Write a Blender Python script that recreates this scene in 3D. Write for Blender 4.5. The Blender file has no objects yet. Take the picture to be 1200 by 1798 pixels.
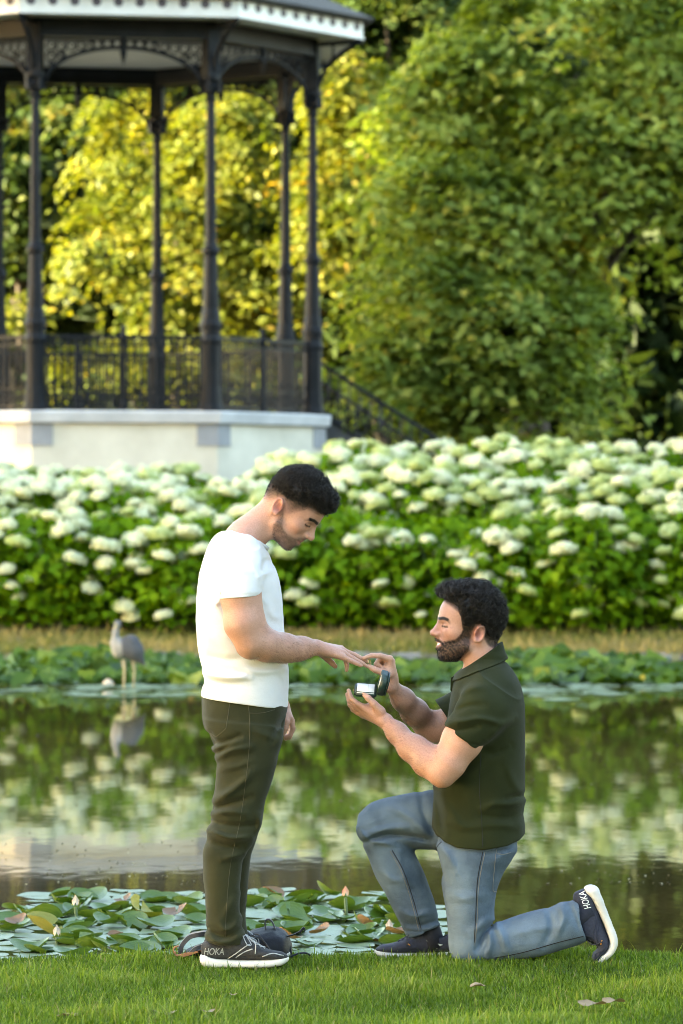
import bpy, bmesh, math, random
import numpy as np
from mathutils import Vector, Matrix, Euler
from mathutils.bvhtree import BVHTree
random.seed(7)
RNG = np.random.default_rng(7)
SC = bpy.context.scene
COL = SC.collection

# ------------------------------------------------------------------ camera, sky, sun, exposure
CAM_H = 1.618
FPX = 6742.0          # focal length in photo pixels (1200 x 1798 photo, 135 mm)
D0 = 13.80            # distance of the couple
cam = bpy.data.cameras.new('camera')
cam.sensor_fit = 'VERTICAL'; cam.sensor_height = 36.0; cam.sensor_width = 24.0
cam.lens = FPX / 1798.0 * 36.0
cam.clip_start = 0.1; cam.clip_end = 2000
cam.dof.use_dof = True; cam.dof.focus_distance = 13.72; cam.dof.aperture_fstop = 4.9
camo = bpy.data.objects.new('camera', cam); COL.objects.link(camo)
camo.location = (0, 0, CAM_H); camo.rotation_euler = (math.radians(90), 0, 0)
SC.camera = camo

SUN_EL, SUN_AZ = math.radians(21), math.radians(-104)     # azimuth measured from +Y towards +X: the sun stands to the left
world = bpy.data.worlds.new('World'); SC.world = world; world.use_nodes = True
wn = world.node_tree.nodes; wl = world.node_tree.links
sky = wn.new('ShaderNodeTexSky'); sky.sky_type = 'NISHITA'; sky.sun_disc = False
sky.sun_elevation = SUN_EL; sky.sun_rotation = SUN_AZ
sky.air_density = 1.0; sky.dust_density = 1.2; sky.ozone_density = 1.0
bg = wn['Background']; bg.inputs['Strength'].default_value = 0.15
wl.new(sky.outputs[0], bg.inputs['Color'])
sl = bpy.data.lights.new('sun', 'SUN'); sl.energy = 5.0; sl.angle = math.radians(0.6); sl.color = (1.0, 0.90, 0.68)
so = bpy.data.objects.new('sun', sl); COL.objects.link(so)
sdir = Vector((math.sin(SUN_AZ) * math.cos(SUN_EL), math.cos(SUN_AZ) * math.cos(SUN_EL), math.sin(SUN_EL)))
so.rotation_euler = sdir.to_track_quat('Z', 'Y').to_euler()
SC.view_settings.view_transform = 'Standard'; SC.view_settings.look = 'None'
SC.view_settings.gamma = 1.0; SC.view_settings.use_curve_mapping = False
SC.view_settings.exposure = 3.35
SC.view_settings.use_white_balance = True
SC.view_settings.white_balance_temperature = 7900
SC.view_settings.white_balance_tint = 6
SC.cycles.use_denoising = True; SC.cycles.filter_width = 0.9
SC.cycles.max_bounces = 8; SC.cycles.diffuse_bounces = 2; SC.cycles.transmission_bounces = 3
SC.cycles.transparent_max_bounces = 8; SC.cycles.caustics_reflective = False; SC.cycles.caustics_refractive = False

# ------------------------------------------------------------------ helpers
def PXW(px, py, Y):
    return Vector(((px - 600.0) / FPX * Y, Y, CAM_H + (899.0 - py) / FPX * Y))
def P(px, py, dy=0.0):
    return PXW(px, py, D0 + dy)

def tag(o, label=None, cat=None, group=None, kind=None):
    if label: o['label'] = label
    if cat: o['category'] = cat
    if group: o['group'] = group
    if kind: o['kind'] = kind
    return o
def empty(name, loc, label=None, cat=None, group=None, rz=0.0):
    o = bpy.data.objects.new(name, None); COL.objects.link(o)
    o.location = loc; o.rotation_euler = (0, 0, rz); o.empty_display_size = 0.1
    return tag(o, label, cat, group)
def mesh_np(name, V, F, smooth=True, mats=(), mat_idx=None):
    """V (n,3); F (m,k) array with k = 3 or 4"""
    V = np.asarray(V, np.float32); F = np.asarray(F, np.int32)
    me = bpy.data.meshes.new(name); k = F.shape[1]
    me.vertices.add(len(V)); me.vertices.foreach_set('co', V.ravel())
    me.loops.add(F.size); me.loops.foreach_set('vertex_index', F.ravel())
    me.polygons.add(len(F)); me.polygons.foreach_set('loop_start', np.arange(0, F.size, k, dtype=np.int32))
    me.polygons.foreach_set('loop_total', np.full(len(F), k, np.int32))
    if smooth: me.polygons.foreach_set('use_smooth', np.ones(len(F), bool))
    for m in mats: me.materials.append(m)
    if mat_idx is not None: me.polygons.foreach_set('material_index', np.asarray(mat_idx, np.int32))
    me.update(calc_edges=True); me.validate(clean_customdata=False)
    return me
def vattr(me, name, vals):
    a = me.attributes.new(name, 'FLOAT', 'POINT'); a.data.foreach_set('value', np.asarray(vals, np.float32).ravel())
def vcol(me, name, C):
    C = np.asarray(C, np.float32)
    if C.shape[1] == 3: C = np.hstack([C, np.ones((len(C), 1), np.float32)])
    a = me.color_attributes.new(name, 'FLOAT_COLOR', 'POINT'); a.data.foreach_set('color', C.ravel())
def link(name, me, parent=None, loc=None):
    o = bpy.data.objects.new(name, me); COL.objects.link(o)
    if parent is not None: o.parent = parent
    if loc is not None: o.location = loc
    return o
def shift(me, root):
    """world-space mesh -> the root's local space (root unrotated)"""
    me.transform(Matrix.Translation(-Vector(root.location))); return me
def bm_obj(name, bm, mat, parent=None, smooth=False, loc=None):
    me = bpy.data.meshes.new(name); bm.to_mesh(me); bm.free()
    if mat is not None: me.materials.append(mat)
    if smooth: me.polygons.foreach_set('use_smooth', np.ones(len(me.polygons), bool))
    return link(name, me, parent, loc)
def copy_obj(o, parent=None, loc=None, rot=None, scale=None):
    c = o.copy(); COL.objects.link(c); c.parent = parent
    if loc is not None: c.location = loc
    if rot is not None: c.rotation_euler = rot
    if scale is not None: c.scale = scale
    return c
def bx(bm, cx, cy, cz, sx, sy, sz, M=None):
    r = bmesh.ops.create_cube(bm, size=1.0)['verts']
    bmesh.ops.scale(bm, vec=(sx, sy, sz), verts=r)
    bmesh.ops.translate(bm, vec=(cx, cy, cz), verts=r)
    if M is not None: bmesh.ops.transform(bm, matrix=M, verts=r)
    return r
def lathe(bm, prof, seg=16, c=(0, 0), M=None):
    """prof: list of (r, z)"""
    rings = []
    for r, z in prof:
        rings.append([bm.verts.new((c[0] + r * math.cos(2 * math.pi * i / seg), c[1] + r * math.sin(2 * math.pi * i / seg), z)) for i in range(seg)])
    for a, b in zip(rings[:-1], rings[1:]):
        for i in range(seg):
            j = (i + 1) % seg
            bm.faces.new((a[i], a[j], b[j], b[i]))
    bm.faces.new(list(reversed(rings[0]))); bm.faces.new(rings[-1])
    vs = [v for r in rings for v in r]
    if M is not None: bmesh.ops.transform(bm, matrix=M, verts=vs)
    return vs
def tube_np(pts, rad, seg=6, cap=True, flat=1.0):
    """tube along a polyline -> (V, quads)"""
    pts = np.asarray(pts, float); n = len(pts)
    rad = np.broadcast_to(np.asarray(rad, float), (n,))
    T = np.gradient(pts, axis=0); T /= np.linalg.norm(T, axis=1, keepdims=True) + 1e-12
    up = np.array([0, 0, 1.0]) if abs(T[0, 2]) < 0.9 else np.array([1.0, 0, 0])
    V = []
    A = np.cross(T[0], up); A /= np.linalg.norm(A)
    for i in range(n):
        A = A - T[i] * np.dot(A, T[i]); A /= np.linalg.norm(A) + 1e-12
        B = np.cross(T[i], A)
        for k in range(seg):
            t = 2 * math.pi * k / seg
            V.append(pts[i] + rad[i] * (math.cos(t) * A + flat * math.sin(t) * B))
    F = []
    for i in range(n - 1):
        for k in range(seg):
            j = (k + 1) % seg
            F.append((i * seg + k, i * seg + j, (i + 1) * seg + j, (i + 1) * seg + k))
    if cap:
        V.append(pts[0]); V.append(pts[-1]); a = n * seg
        for k in range(seg):
            j = (k + 1) % seg
            F.append((a, a, j, k)); F.append((a + 1, a + 1, (n - 1) * seg + k, (n - 1) * seg + j))
    return np.array(V), np.array(F)
def merge_np(parts):
    V, F, off = [], [], 0
    for v, f in parts:
        V.append(np.asarray(v)); F.append(np.asarray(f) + off); off += len(v)
    return np.vstack(V), np.vstack(F)
def fix_faces(name, V, F, mats=(), smooth=True):
    """quads that may hold repeated vertices -> mesh"""
    fs = []
    for f in F:
        g = []
        for i in f:
            if int(i) not in g: g.append(int(i))
        if len(g) > 2: fs.append(g)
    me = bpy.data.meshes.new(name); me.from_pydata([tuple(map(float, v)) for v in V], [], fs)
    if smooth: me.polygons.foreach_set('use_smooth', np.ones(len(me.polygons), bool))
    for m in mats: me.materials.append(m)
    return me
def tubes_obj(name, lines, rad, mat, parent=None, seg=6, flat=1.0):
    V, F = merge_np([tube_np(l, rad, seg, True, flat) for l in lines])
    return link(name, fix_faces(name, V, F, [mat]), parent)
def catmull(pts, n=8):
    pts = [np.asarray(p, float) for p in pts]; out = []
    q = [2 * pts[0] - pts[1]] + pts + [2 * pts[-1] - pts[-2]]
    for i in range(1, len(q) - 2):
        for k in range(n):
            t = k / n; a, b, c, d = q[i - 1], q[i], q[i + 1], q[i + 2]
            out.append(0.5 * ((2 * b) + (-a + c) * t + (2 * a - 5 * b + 4 * c - d) * t * t + (-a + 3 * b - 3 * c + d) * t ** 3))
    out.append(pts[-1]); return np.array(out)

# ------------------------------------------------------------------ materials
class NT:
    def __init__(s, name):
        s.m = bpy.data.materials.new(name); s.m.use_nodes = True
        s.t = s.m.node_tree; s.n = s.t.nodes; s.l = s.t.links; s.b = s.n['Principled BSDF']
    def new(s, t, **kw):
        n = s.n.new(t)
        for k, v in kw.items():
            if k in n.inputs.keys(): n.inputs[k].default_value = v
            else: setattr(n, k, v)
        return n
    def coord(s, kind='Object'):
        return s.new('ShaderNodeTexCoord').outputs[kind]
    def noise(s, scale, detail=3, rough=0.55, vec=None, stretch=None):
        n = s.new('ShaderNodeTexNoise'); n.inputs['Scale'].default_value = scale
        n.inputs['Detail'].default_value = detail; n.inputs['Roughness'].default_value = rough
        v = vec if vec is not None else s.coord()
        if stretch is not None:
            mp = s.new('ShaderNodeMapping'); mp.inputs['Scale'].default_value = stretch; s.l.new(v, mp.inputs['Vector']); v = mp.outputs[0]
        s.l.new(v, n.inputs['Vector']); return n.outputs['Fac']
    def ramp(s, fac, stops):
        r = s.new('ShaderNodeValToRGB'); e = r.color_ramp.elements
        while len(e) < len(stops): e.new(0.5)
        for el, (p, c) in zip(e, stops): el.position = p; el.color = (*c, 1) if len(c) == 3 else c
        s.l.new(fac, r.inputs[0]); return r.outputs[0]
    def mix(s, fac, a, b, blend='MIX'):
        m = s.new('ShaderNodeMix'); m.data_type = 'RGBA'; m.blend_type = blend
        for sock, v in ((m.inputs[0], fac), (m.inputs[6], a), (m.inputs[7], b)):
            if hasattr(v, 'is_output'): s.l.new(v, sock)
            else: sock.default_value = v if isinstance(v, (int, float)) else ((*v, 1) if len(v) == 3 else v)
        return m.outputs[2]
    def math(s, op, a, b=0.0):
        m = s.new('ShaderNodeMath'); m.operation = op
        for sock, v in ((m.inputs[0], a), (m.inputs[1], b)):
            if hasattr(v, 'is_output'): s.l.new(v, sock)
            else: sock.default_value = v
        return m.outputs[0]
    def attr(s, name, out='Fac'):
        a = s.new('ShaderNodeAttribute'); a.attribute_name = name; return a.outputs[out]
    def set(s, **kw):
        for k, v in kw.items():
            sock = s.b.inputs[k.replace('_', ' ')]
            if hasattr(v, 'is_output'): s.l.new(v, sock)
            else: sock.default_value = (*v, 1) if isinstance(v, (tuple, list)) and len(v) == 3 else v
        return s
    def bump(s, h, strength=0.3, dist=0.01):
        b = s.new('ShaderNodeBump'); b.inputs['Strength'].default_value = strength; b.inputs['Distance'].default_value = dist
        s.l.new(h, b.inputs['Height']); s.l.new(b.outputs[0], s.b.inputs['Normal']); return s
def mottled(name, c1, c2, scale=8, rough=0.6, bump=0.2, bscale=None, bdist=0.005, metal=0.0, spec=0.5):
    t = NT(name); f = t.noise(scale, 4)
    t.set(Base_Color=t.ramp(f, [(0.3, c1), (0.7, c2)]), Roughness=rough, Metallic=metal)
    t.b.inputs['Specular IOR Level'].default_value = spec
    if bump: t.bump(t.noise(bscale or scale * 6, 4), bump, bdist)
    return t.m
def leaf_mat(name, stops, trans=0.35, rough=0.5, tcol=(1.25, 1.1, 0.5), spec=0.2):
    """leaf: the per-leaf 'tint' picks its own colour; some light passes through"""
    t = NT(name); c = t.ramp(t.attr('tint'), stops)
    c = t.mix(t.math('MULTIPLY', t.noise(3.0, 2), 0.45), c, stops[0][1])
    t.set(Base_Color=c, Roughness=rough); t.b.inputs['Specular IOR Level'].default_value = spec
    tr = t.new('ShaderNodeBsdfTranslucent')
    t.l.new(t.mix(1.0, c, (*tcol, 1), 'MULTIPLY'), tr.inputs['Color'])
    mx = t.new('ShaderNodeMixShader'); mx.inputs[0].default_value = trans
    t.l.new(t.b.outputs[0], mx.inputs[1]); t.l.new(tr.outputs[0], mx.inputs[2])
    t.l.new(mx.outputs[0], t.n['Material Output'].inputs['Surface'])
    return t.m

# ------------------------------------------------------------------ leaf clouds
def unit(v):
    return v / (np.linalg.norm(v, axis=-1, keepdims=True) + 1e-9)
def leaves_np(C, N, size, rng, aspect=0.5, fold=0.18, D=None):
    """one folded, pointed blade (2 quads as 6 verts) per leaf; C centres, N normals, size lengths"""
    n = len(C); N = unit(N + rng.normal(0, 0.02, (n, 3)))
    if D is None: D = rng.normal(0, 1, (n, 3))
    D = unit(D - N * np.sum(D * N, 1, keepdims=True)); S = np.cross(N, D)
    L = np.asarray(size).reshape(-1, 1) * np.ones((n, 1)); W = L * aspect * 0.5
    up = N * W * fold * 2
    V = np.stack([C - D * L * 0.5, C - D * L * 0.05 + S * W + up, C + D * L * 0.5 - N * L * 0.12, C - D * L * 0.05 - S * W + up], 1)
    F = (np.arange(n) * 4)[:, None] + np.array([0, 1, 2, 3])[None]
    return V.reshape(-1, 3), F
def leaf_mesh(name, C, N, size, tint, mat, rng, aspect=0.5, D=None):
    V, F = leaves_np(C, N, size, rng, aspect, D=D)
    me = mesh_np(name, V, F, False, [mat]); vattr(me, 'tint', np.repeat(tint, 4)); return me
# ------------------------------------------------------------------ implicit surfaces: smooth bodies and clothes
def smin(a, b, k):
    if k <= 0: return np.minimum(a, b)
    h = np.maximum(k - np.abs(a - b), 0) / k
    return np.minimum(a, b) - h * h * k * 0.25
def smax(a, b, k): return -smin(-a, -b, k)
def sstep(x, a, b):
    t = np.clip((x - a) / (b - a), 0, 1); return t * t * (3 - 2 * t)
def wav(Pt, scale, seed, n=7):
    """cheap smooth noise about -1..1"""
    r = np.random.default_rng(seed); o = np.zeros(len(Pt), np.float32)
    for i in range(n):
        k = r.normal(0, 1, 3); k = k / np.linalg.norm(k) * scale * r.uniform(0.6, 1.7)
        o += np.sin(Pt @ k.astype(np.float32) + r.uniform(0, 6.28))
    return o / n * 1.6
class Field:
    def __init__(s): s.ops = []
    def add(s, fn, k=0.01, op='u', bound=None): s.ops.append((fn, k, op, bound)); return s
    def rc(s, a, b, ra, rb, k=0.01, op='u', flat=None):
        """tapered capsule; flat = (axis vector, factor): squeezes the section along that axis"""
        a = np.array(a, np.float32); b = np.array(b, np.float32); ba = b - a; L2 = max(float(ba @ ba), 1e-9)
        fa = None
        if flat is not None:
            fa = np.array(flat[0], np.float32); fa /= np.linalg.norm(fa); ff = flat[1]
        def fn(Pt):
            q = Pt - a; h = np.clip(q @ ba / L2, 0, 1); w = q - h[:, None] * ba
            r = ra + (rb - ra) * h
            if fa is not None:
                c = w @ fa; w = w + (c * (1.0 / ff - 1.0))[:, None] * fa
                d = np.linalg.norm(w, axis=1) - r
                return d * (ff if ff < 1 else 1.0)
            return np.sqrt(np.einsum('ij,ij->i', w, w)) - r
        mx = max(ra, rb) * (max(1, flat[1]) if flat else 1)
        return s.add(fn, k, op, ((a + b) / 2, math.sqrt(L2) / 2 + mx) if op == 'u' else None)
    def chain(s, pts, rads, k=0.01, ks=None):
        for i in range(len(pts) - 1): s.rc(pts[i], pts[i + 1], rads[i], rads[i + 1], k if (i == 0 or ks is None) else ks)
        return s
    def ell(s, c, r, R=None, k=0.01, op='u'):
        c = np.array(c, np.float32); r = np.array(r, np.float32); R = None if R is None else np.array(R, np.float32)
        def fn(Pt):
            q = Pt - c
            if R is not None: q = q @ R
            k0 = np.sqrt(((q / r) ** 2).sum(1)); k1 = np.sqrt(((q / (r * r)) ** 2).sum(1)) + 1e-9
            return k0 * (k0 - 1) / k1
        return s.add(fn, k, op, (c, float(r.max())) if op == 'u' else None)
    def __call__(s, Pt, box=None):
        d = np.full(len(Pt), 1.0, np.float32)
        for fn, k, op, b in s.ops:
            if b is not None and box is not None:
                g = np.maximum(np.maximum(box[0] - b[0], b[0] - box[1]), 0)
                if np.linalg.norm(g) > b[1] + 0.05 + k: continue
            if op == 'u': d = smin(d, fn(Pt), k)
            elif op == 's': d = smax(d, -fn(Pt), k)
            elif op == 'i': d = smax(d, fn(Pt), k)
            else: d = d + fn(Pt)
        return d
def hermite(s, v, n=160):
    s = np.asarray(s, float); v = np.asarray(v, float); x = np.linspace(s[0], s[-1], n)
    if len(s) < 3: return x, np.interp(x, s, v)
    m = np.gradient(v, s); i = np.clip(np.searchsorted(s, x) - 1, 0, len(s) - 2)
    h = s[i + 1] - s[i]; t = (x - s[i]) / h
    y = (2 * t**3 - 3 * t**2 + 1) * v[i] + (t**3 - 2 * t**2 + t) * h * m[i] + (-2 * t**3 + 3 * t**2) * v[i + 1] + (t**3 - t**2) * h * m[i + 1]
    return x, y
def loft3(o, ax, u, v, S, U, RU, VV, RV, p=2.0, kend=0.012):
    o, ax, u, v = [np.array(q, np.float32) for q in (o, ax, u, v)]
    xs, Ui = hermite(S, U); RUi = np.maximum(hermite(S, RU)[1], 1e-3); Vi = hermite(S, VV)[1]; RVi = np.maximum(hermite(S, RV)[1], 1e-3)
    S0, S1 = xs[0], xs[-1]
    def fn(Pt):
        q = Pt - o; s_ = q @ ax; sc = np.clip(s_, S0, S1)
        a = q @ u - np.interp(sc, xs, Ui); b = q @ v - np.interp(sc, xs, Vi)
        ru = np.interp(sc, xs, RUi); rv = np.interp(sc, xs, RVi)
        if p == 2.0: rad = np.sqrt((a / ru) ** 2 + (b / rv) ** 2) + 1e-6
        else: rad = (np.abs(a / ru) ** p + np.abs(b / rv) ** p) ** (1 / p) + 1e-6
        L = np.sqrt(a * a + b * b) + 1e-7
        d = L - L / rad
        return smax(d, np.maximum(S0 - s_, s_ - S1), kend).astype(np.float32)
    mid = o + ax * (S0 + S1) / 2 + u * float(np.mean(U)) + v * float(np.mean(VV))
    return fn, (mid, (S1 - S0) / 2 + max(np.max(RU), np.max(RV)) + 0.05)
def loft_px(st, p=2.2, kend=0.012, axis=None):
    """st: (xa, ya, xb, yb, dy, half_depth) in photo pixels, at the couple's distance"""
    A = np.array([P(a[0], a[1], a[4]) for a in st]); B = np.array([P(a[2], a[3], a[4]) for a in st])
    M = (A + B) / 2; ax = M[-1] - M[0] if axis is None else np.array(axis, float); ax[1] = 0; ax = ax / np.linalg.norm(ax)
    u = np.array([ax[2], 0, -ax[0]]); o = M[0].copy(); o[1] = D0
    S = (M - o) @ ax; U = (M - o) @ u; RU = np.abs((B - A) @ u) / 2
    VV = np.array([a[4] for a in st]); RV = np.array([a[5] for a in st])
    return loft3(o, ax, u, (0, 1, 0), S, U, RU, VV, RV, p, kend)
def to_px(Pt):
    return np.stack([600 + FPX * Pt[:, 0] / Pt[:, 1], 899 - (Pt[:, 2] - CAM_H) * FPX / Pt[:, 1]], 1)
def seg_dist(Q, pl):
    d = np.full(len(Q), 1e9, np.float32)
    for a, b in zip(pl[:-1], pl[1:]):
        a = np.array(a, float); b = np.array(b, float); ba = b - a; h = np.clip((Q - a) @ ba / max(ba @ ba, 1e-9), 0, 1)
        d = np.minimum(d, np.linalg.norm(Q - a - h[:, None] * ba, axis=1))
    return d
def folds(lines, ymax=0.0):
    """cloth folds: ridges (amp > 0) and grooves (amp < 0) along drawn lines, on the side nearer than ymax"""
    def fn(Pt):
        Q = to_px(Pt); o = np.zeros(len(Pt), np.float32); m = 1 - sstep(Pt[:, 1] - D0, ymax - 0.02, ymax + 0.04)
        for pl, amp, w in lines:
            pl = np.array(pl, float); lo = pl.min(0) - 3 * w; hi = pl.max(0) + 3 * w
            i = np.nonzero((Q[:, 0] > lo[0]) & (Q[:, 0] < hi[0]) & (Q[:, 1] > lo[1]) & (Q[:, 1] < hi[1]))[0]
            if len(i) == 0: continue
            L = [np.array(q) for q in catmull(pl, 4)] if len(pl) > 2 else list(pl)
            d = seg_dist(Q[i], L)
            e = np.minimum(np.linalg.norm(Q[i] - pl[0], axis=1), np.linalg.norm(Q[i] - pl[-1], axis=1))
            o[i] -= amp * np.exp(-(d / w) ** 2) * (0.35 + 0.65 * np.clip(e / (2.5 * w), 0, 1))
        return o * m
    return fn
def mesh_field(f, lo, hi, h, name, mats):
    lo = np.array(lo, float); hi = np.array(hi, float); B = 8
    nb = np.ceil((hi - lo) / (h * B)).astype(int); n = nb * B
    cs = [lo[i] + (np.arange(nb[i]) + 0.5) * B * h - h / 2 for i in range(3)]
    Cg = np.stack(np.meshgrid(*cs, indexing='ij'), -1).reshape(-1, 3).astype(np.float32)
    dc = np.concatenate([f(c) for c in np.array_split(Cg, max(1, len(Cg) // 60000))]).reshape(nb)
    act = np.abs(dc) < B * h * 1.5 + 0.012
    vals = np.repeat(np.repeat(np.repeat(np.where(dc < 0, -1.0, 1.0).astype(np.float32), B, 0), B, 1), B, 2)
    off = np.stack(np.meshgrid(np.arange(B), np.arange(B), np.arange(B), indexing='ij'), -1).reshape(-1, 3)
    G = 4
    for sx in range(0, nb[0], G):
        for sy in range(0, nb[1], G):
            for sz in range(0, nb[2], G):
                sub = np.argwhere(act[sx:sx + G, sy:sy + G, sz:sz + G])
                if len(sub) == 0: continue
                bi = (sub + (sx, sy, sz)) * B
                I = (bi[:, None] + off[None]).reshape(-1, 3)
                Pt = (lo + I * h).astype(np.float32)
                vals[I[:, 0], I[:, 1], I[:, 2]] = f(Pt, (Pt.min(0), Pt.max(0)))
    neg = vals < 0
    s = np.zeros(tuple(n - 1), np.uint8)
    for dx in (0, 1):
        for dy in (0, 1):
            for dz in (0, 1): s += neg[dx:n[0] - 1 + dx, dy:n[1] - 1 + dy, dz:n[2] - 1 + dz]
    cells = np.argwhere((s > 0) & (s < 8)); del s
    idx = np.full(tuple(n - 1), -1, np.int32); idx[cells[:, 0], cells[:, 1], cells[:, 2]] = np.arange(len(cells))
    cor = [(a, b, c) for a in (0, 1) for b in (0, 1) for c in (0, 1)]
    cv = {c: vals[cells[:, 0] + c[0], cells[:, 1] + c[1], cells[:, 2] + c[2]] for c in cor}
    acc = np.zeros((len(cells), 3)); cnt = np.zeros(len(cells))
    for c in cor:
        for a in range(3):
            if c[a]: continue
            e = list(c); e[a] = 1; v0, v1 = cv[c], cv[tuple(e)]
            m = (v0 < 0) != (v1 < 0); t = np.where(m, v0 / np.where(m, v0 - v1, 1), 0)
            p = np.array(c, float)[None].repeat(len(cells), 0); p[:, a] = t
            acc += p * m[:, None]; cnt += m
    V = lo + (cells + acc / cnt[:, None]) * h
    Fs = []
    for a in range(3):
        b, c = (a + 1) % 3, (a + 2) % 3
        sl0 = [slice(None)] * 3; sl1 = [slice(None)] * 3; sl0[a] = slice(0, -1); sl1[a] = slice(1, None)
        E = np.argwhere(neg[tuple(sl0)] != neg[tuple(sl1)])
        E = E[(E[:, b] > 0) & (E[:, c] > 0) & (E[:, b] < n[b] - 1) & (E[:, c] < n[c] - 1)]
        flip = neg[E[:, 0], E[:, 1], E[:, 2]]
        def cell(db, dc):
            q = E.copy(); q[:, b] -= db; q[:, c] -= dc; return idx[q[:, 0], q[:, 1], q[:, 2]]
        Q = np.stack([cell(1, 1), cell(0, 1), cell(0, 0), cell(1, 0)], 1)
        Q[~flip] = Q[~flip][:, ::-1]; Fs.append(Q)
    F = np.vstack(Fs); F = F[(F >= 0).all(1)]
    return V, F, mesh_np(name, V, F, True, mats)
def blocks(f, lo, hi, h, name, mats):
    return mesh_field(f, lo, hi, h, name, mats)
# ================================================================== SETTING
WATER_Z = -0.15
def ground_z(x, y):
    x = np.asarray(x, float); y = np.asarray(y, float)
    z = np.interp(y, [0, 13.93, 14.05, 14.3, 15.5, 40, 42.4, 42.62, 42.75, 43.2, 45, 49.5, 52, 400],
                  [0, 0, -0.02, -0.3, -0.6, -0.6, -0.45, -0.2, 0.02, 0.05, 0.16, 0.85, 1.0, 1.4])
    return z + 0.012 * np.sin(x * 1.7 + y * 2.3) * (np.abs(z + 0.3) < 2) + 0.008 * np.sin(x * 4.1 - y * 3.7)
def build_ground():
    ys = np.concatenate([np.linspace(-120, 10, 20)[:-1], np.linspace(10, 16, 90)[:-1], np.linspace(16, 41, 30)[:-1], np.linspace(41, 46, 60)[:-1], np.linspace(46, 60, 30)[:-1], np.linspace(60, 420, 30)])
    xs = np.concatenate([np.linspace(-220, -9, 22)[:-1], np.linspace(-9, 9, 120)[:-1], np.linspace(9, 220, 22)])
    X, Y = np.meshgrid(xs, ys, indexing='ij'); Z = ground_z(X, Y)
    V = np.stack([X, Y, Z], -1).reshape(-1, 3); n, m = len(xs), len(ys)
    i = np.arange(n - 1)[:, None] * m + np.arange(m - 1)[None]; i = i.ravel()
    F = np.stack([i, i + m, i + m + 1, i + 1], 1)
    t = NT('ground_soil_and_turf')
    sep = t.new('ShaderNodeSeparateXYZ'); t.l.new(t.coord(), sep.inputs[0]); y = sep.outputs[1]
    turf = t.ramp(t.noise(9, 4), [(0.3, (0.030, 0.052, 0.010)), (0.7, (0.065, 0.100, 0.020))])
    dry = t.ramp(t.noise(2.2, 4), [(0.25, (0.09, 0.13, 0.03)), (0.5, (0.26, 0.21, 0.09)), (0.8, (0.38, 0.28, 0.14))])
    soil = t.ramp(t.noise(3, 4), [(0.3, (0.030, 0.024, 0.014)), (0.7, (0.07, 0.055, 0.032))])
    def step(a, b):
        m = t.new('ShaderNodeMapRange'); m.inputs[1].default_value = a; m.inputs[2].default_value = b; t.l.new(y, m.inputs[0]); return m.outputs[0]
    c = t.mix(step(14.08, 14.16), turf, soil); c = t.mix(step(42.6, 42.75), c, dry); c = t.mix(step(44.7, 45.2), c, soil)
    t.set(Base_Color=c, Roughness=0.95); t.bump(t.noise(60, 3), 0.6, 0.02)
    o = link('ground', mesh_np('ground', V, F, True, [t.m])); tag(o, 'lawn, pond bed and far bank', kind='structure')
build_ground()

def build_water():
    t = NT('pond_water')
    n1 = t.noise(1.0, 3, 0.6, stretch=(1.5, 0.7, 1)); n2 = t.noise(9.0, 2, 0.5, stretch=(1.2, 0.6, 1))
    h = t.math('ADD', n1, t.math('MULTIPLY', n2, 0.10))
    murk = t.ramp(t.noise(0.5, 4, 0.6, stretch=(1, 0.4, 1)), [(0.35, (0.036, 0.028, 0.009)), (0.65, (0.090, 0.066, 0.022))])
    t.set(Base_Color=murk, Roughness=0.03, IOR=1.33); t.b.inputs['Specular IOR Level'].default_value = 0.5
    t.bump(h, 0.20, 0.008)
    V = [(-150, 14.0, WATER_Z), (150, 14.0, WATER_Z), (150, 42.9, WATER_Z), (-150, 42.9, WATER_Z)]
    o = link('pond_water', mesh_np('pond_water', V, [(0, 1, 2, 3)], False, [t.m])); tag(o, 'still green brown pond water', kind='structure')
build_water()

# ------------------------------------------------------------------ trees
bark = mottled('bark', (0.035, 0.028, 0.020), (0.085, 0.068, 0.048), 6, 0.9, 0.8, 18, 0.03)
L_GREEN = leaf_mat('leaf_green', [(0.0, (0.020, 0.045, 0.010)), (0.4, (0.060, 0.105, 0.022)), (0.75, (0.105, 0.150, 0.034)), (1.0, (0.22, 0.19, 0.04))], 0.38)
L_SAGE = leaf_mat('leaf_sage', [(0.0, (0.050, 0.085, 0.012)), (0.4, (0.195, 0.275, 0.050)), (0.75, (0.330, 0.420, 0.110)), (1.0, (0.55, 0.46, 0.08))], 0.42, 0.6, (1.25, 1.15, .4), .1)
L_SUNLIT = leaf_mat('leaf_sunlit', [(0.0, (0.060, 0.095, 0.016)), (0.35, (0.16, 0.19, 0.028)), (0.75, (0.30, 0.29, 0.045)), (1.0, (0.44, 0.28, 0.05))], 0.42, tcol=(1.15, 1.1, 0.4))  # low sun's yellow is put into the leaf colour itself, besides the sun lamp
L_DARK = leaf_mat('leaf_dark', [(0.0, (0.012, 0.024, 0.007)), (0.5, (0.030, 0.055, 0.014)), (1.0, (0.060, 0.085, 0.020))], 0.30)

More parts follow.
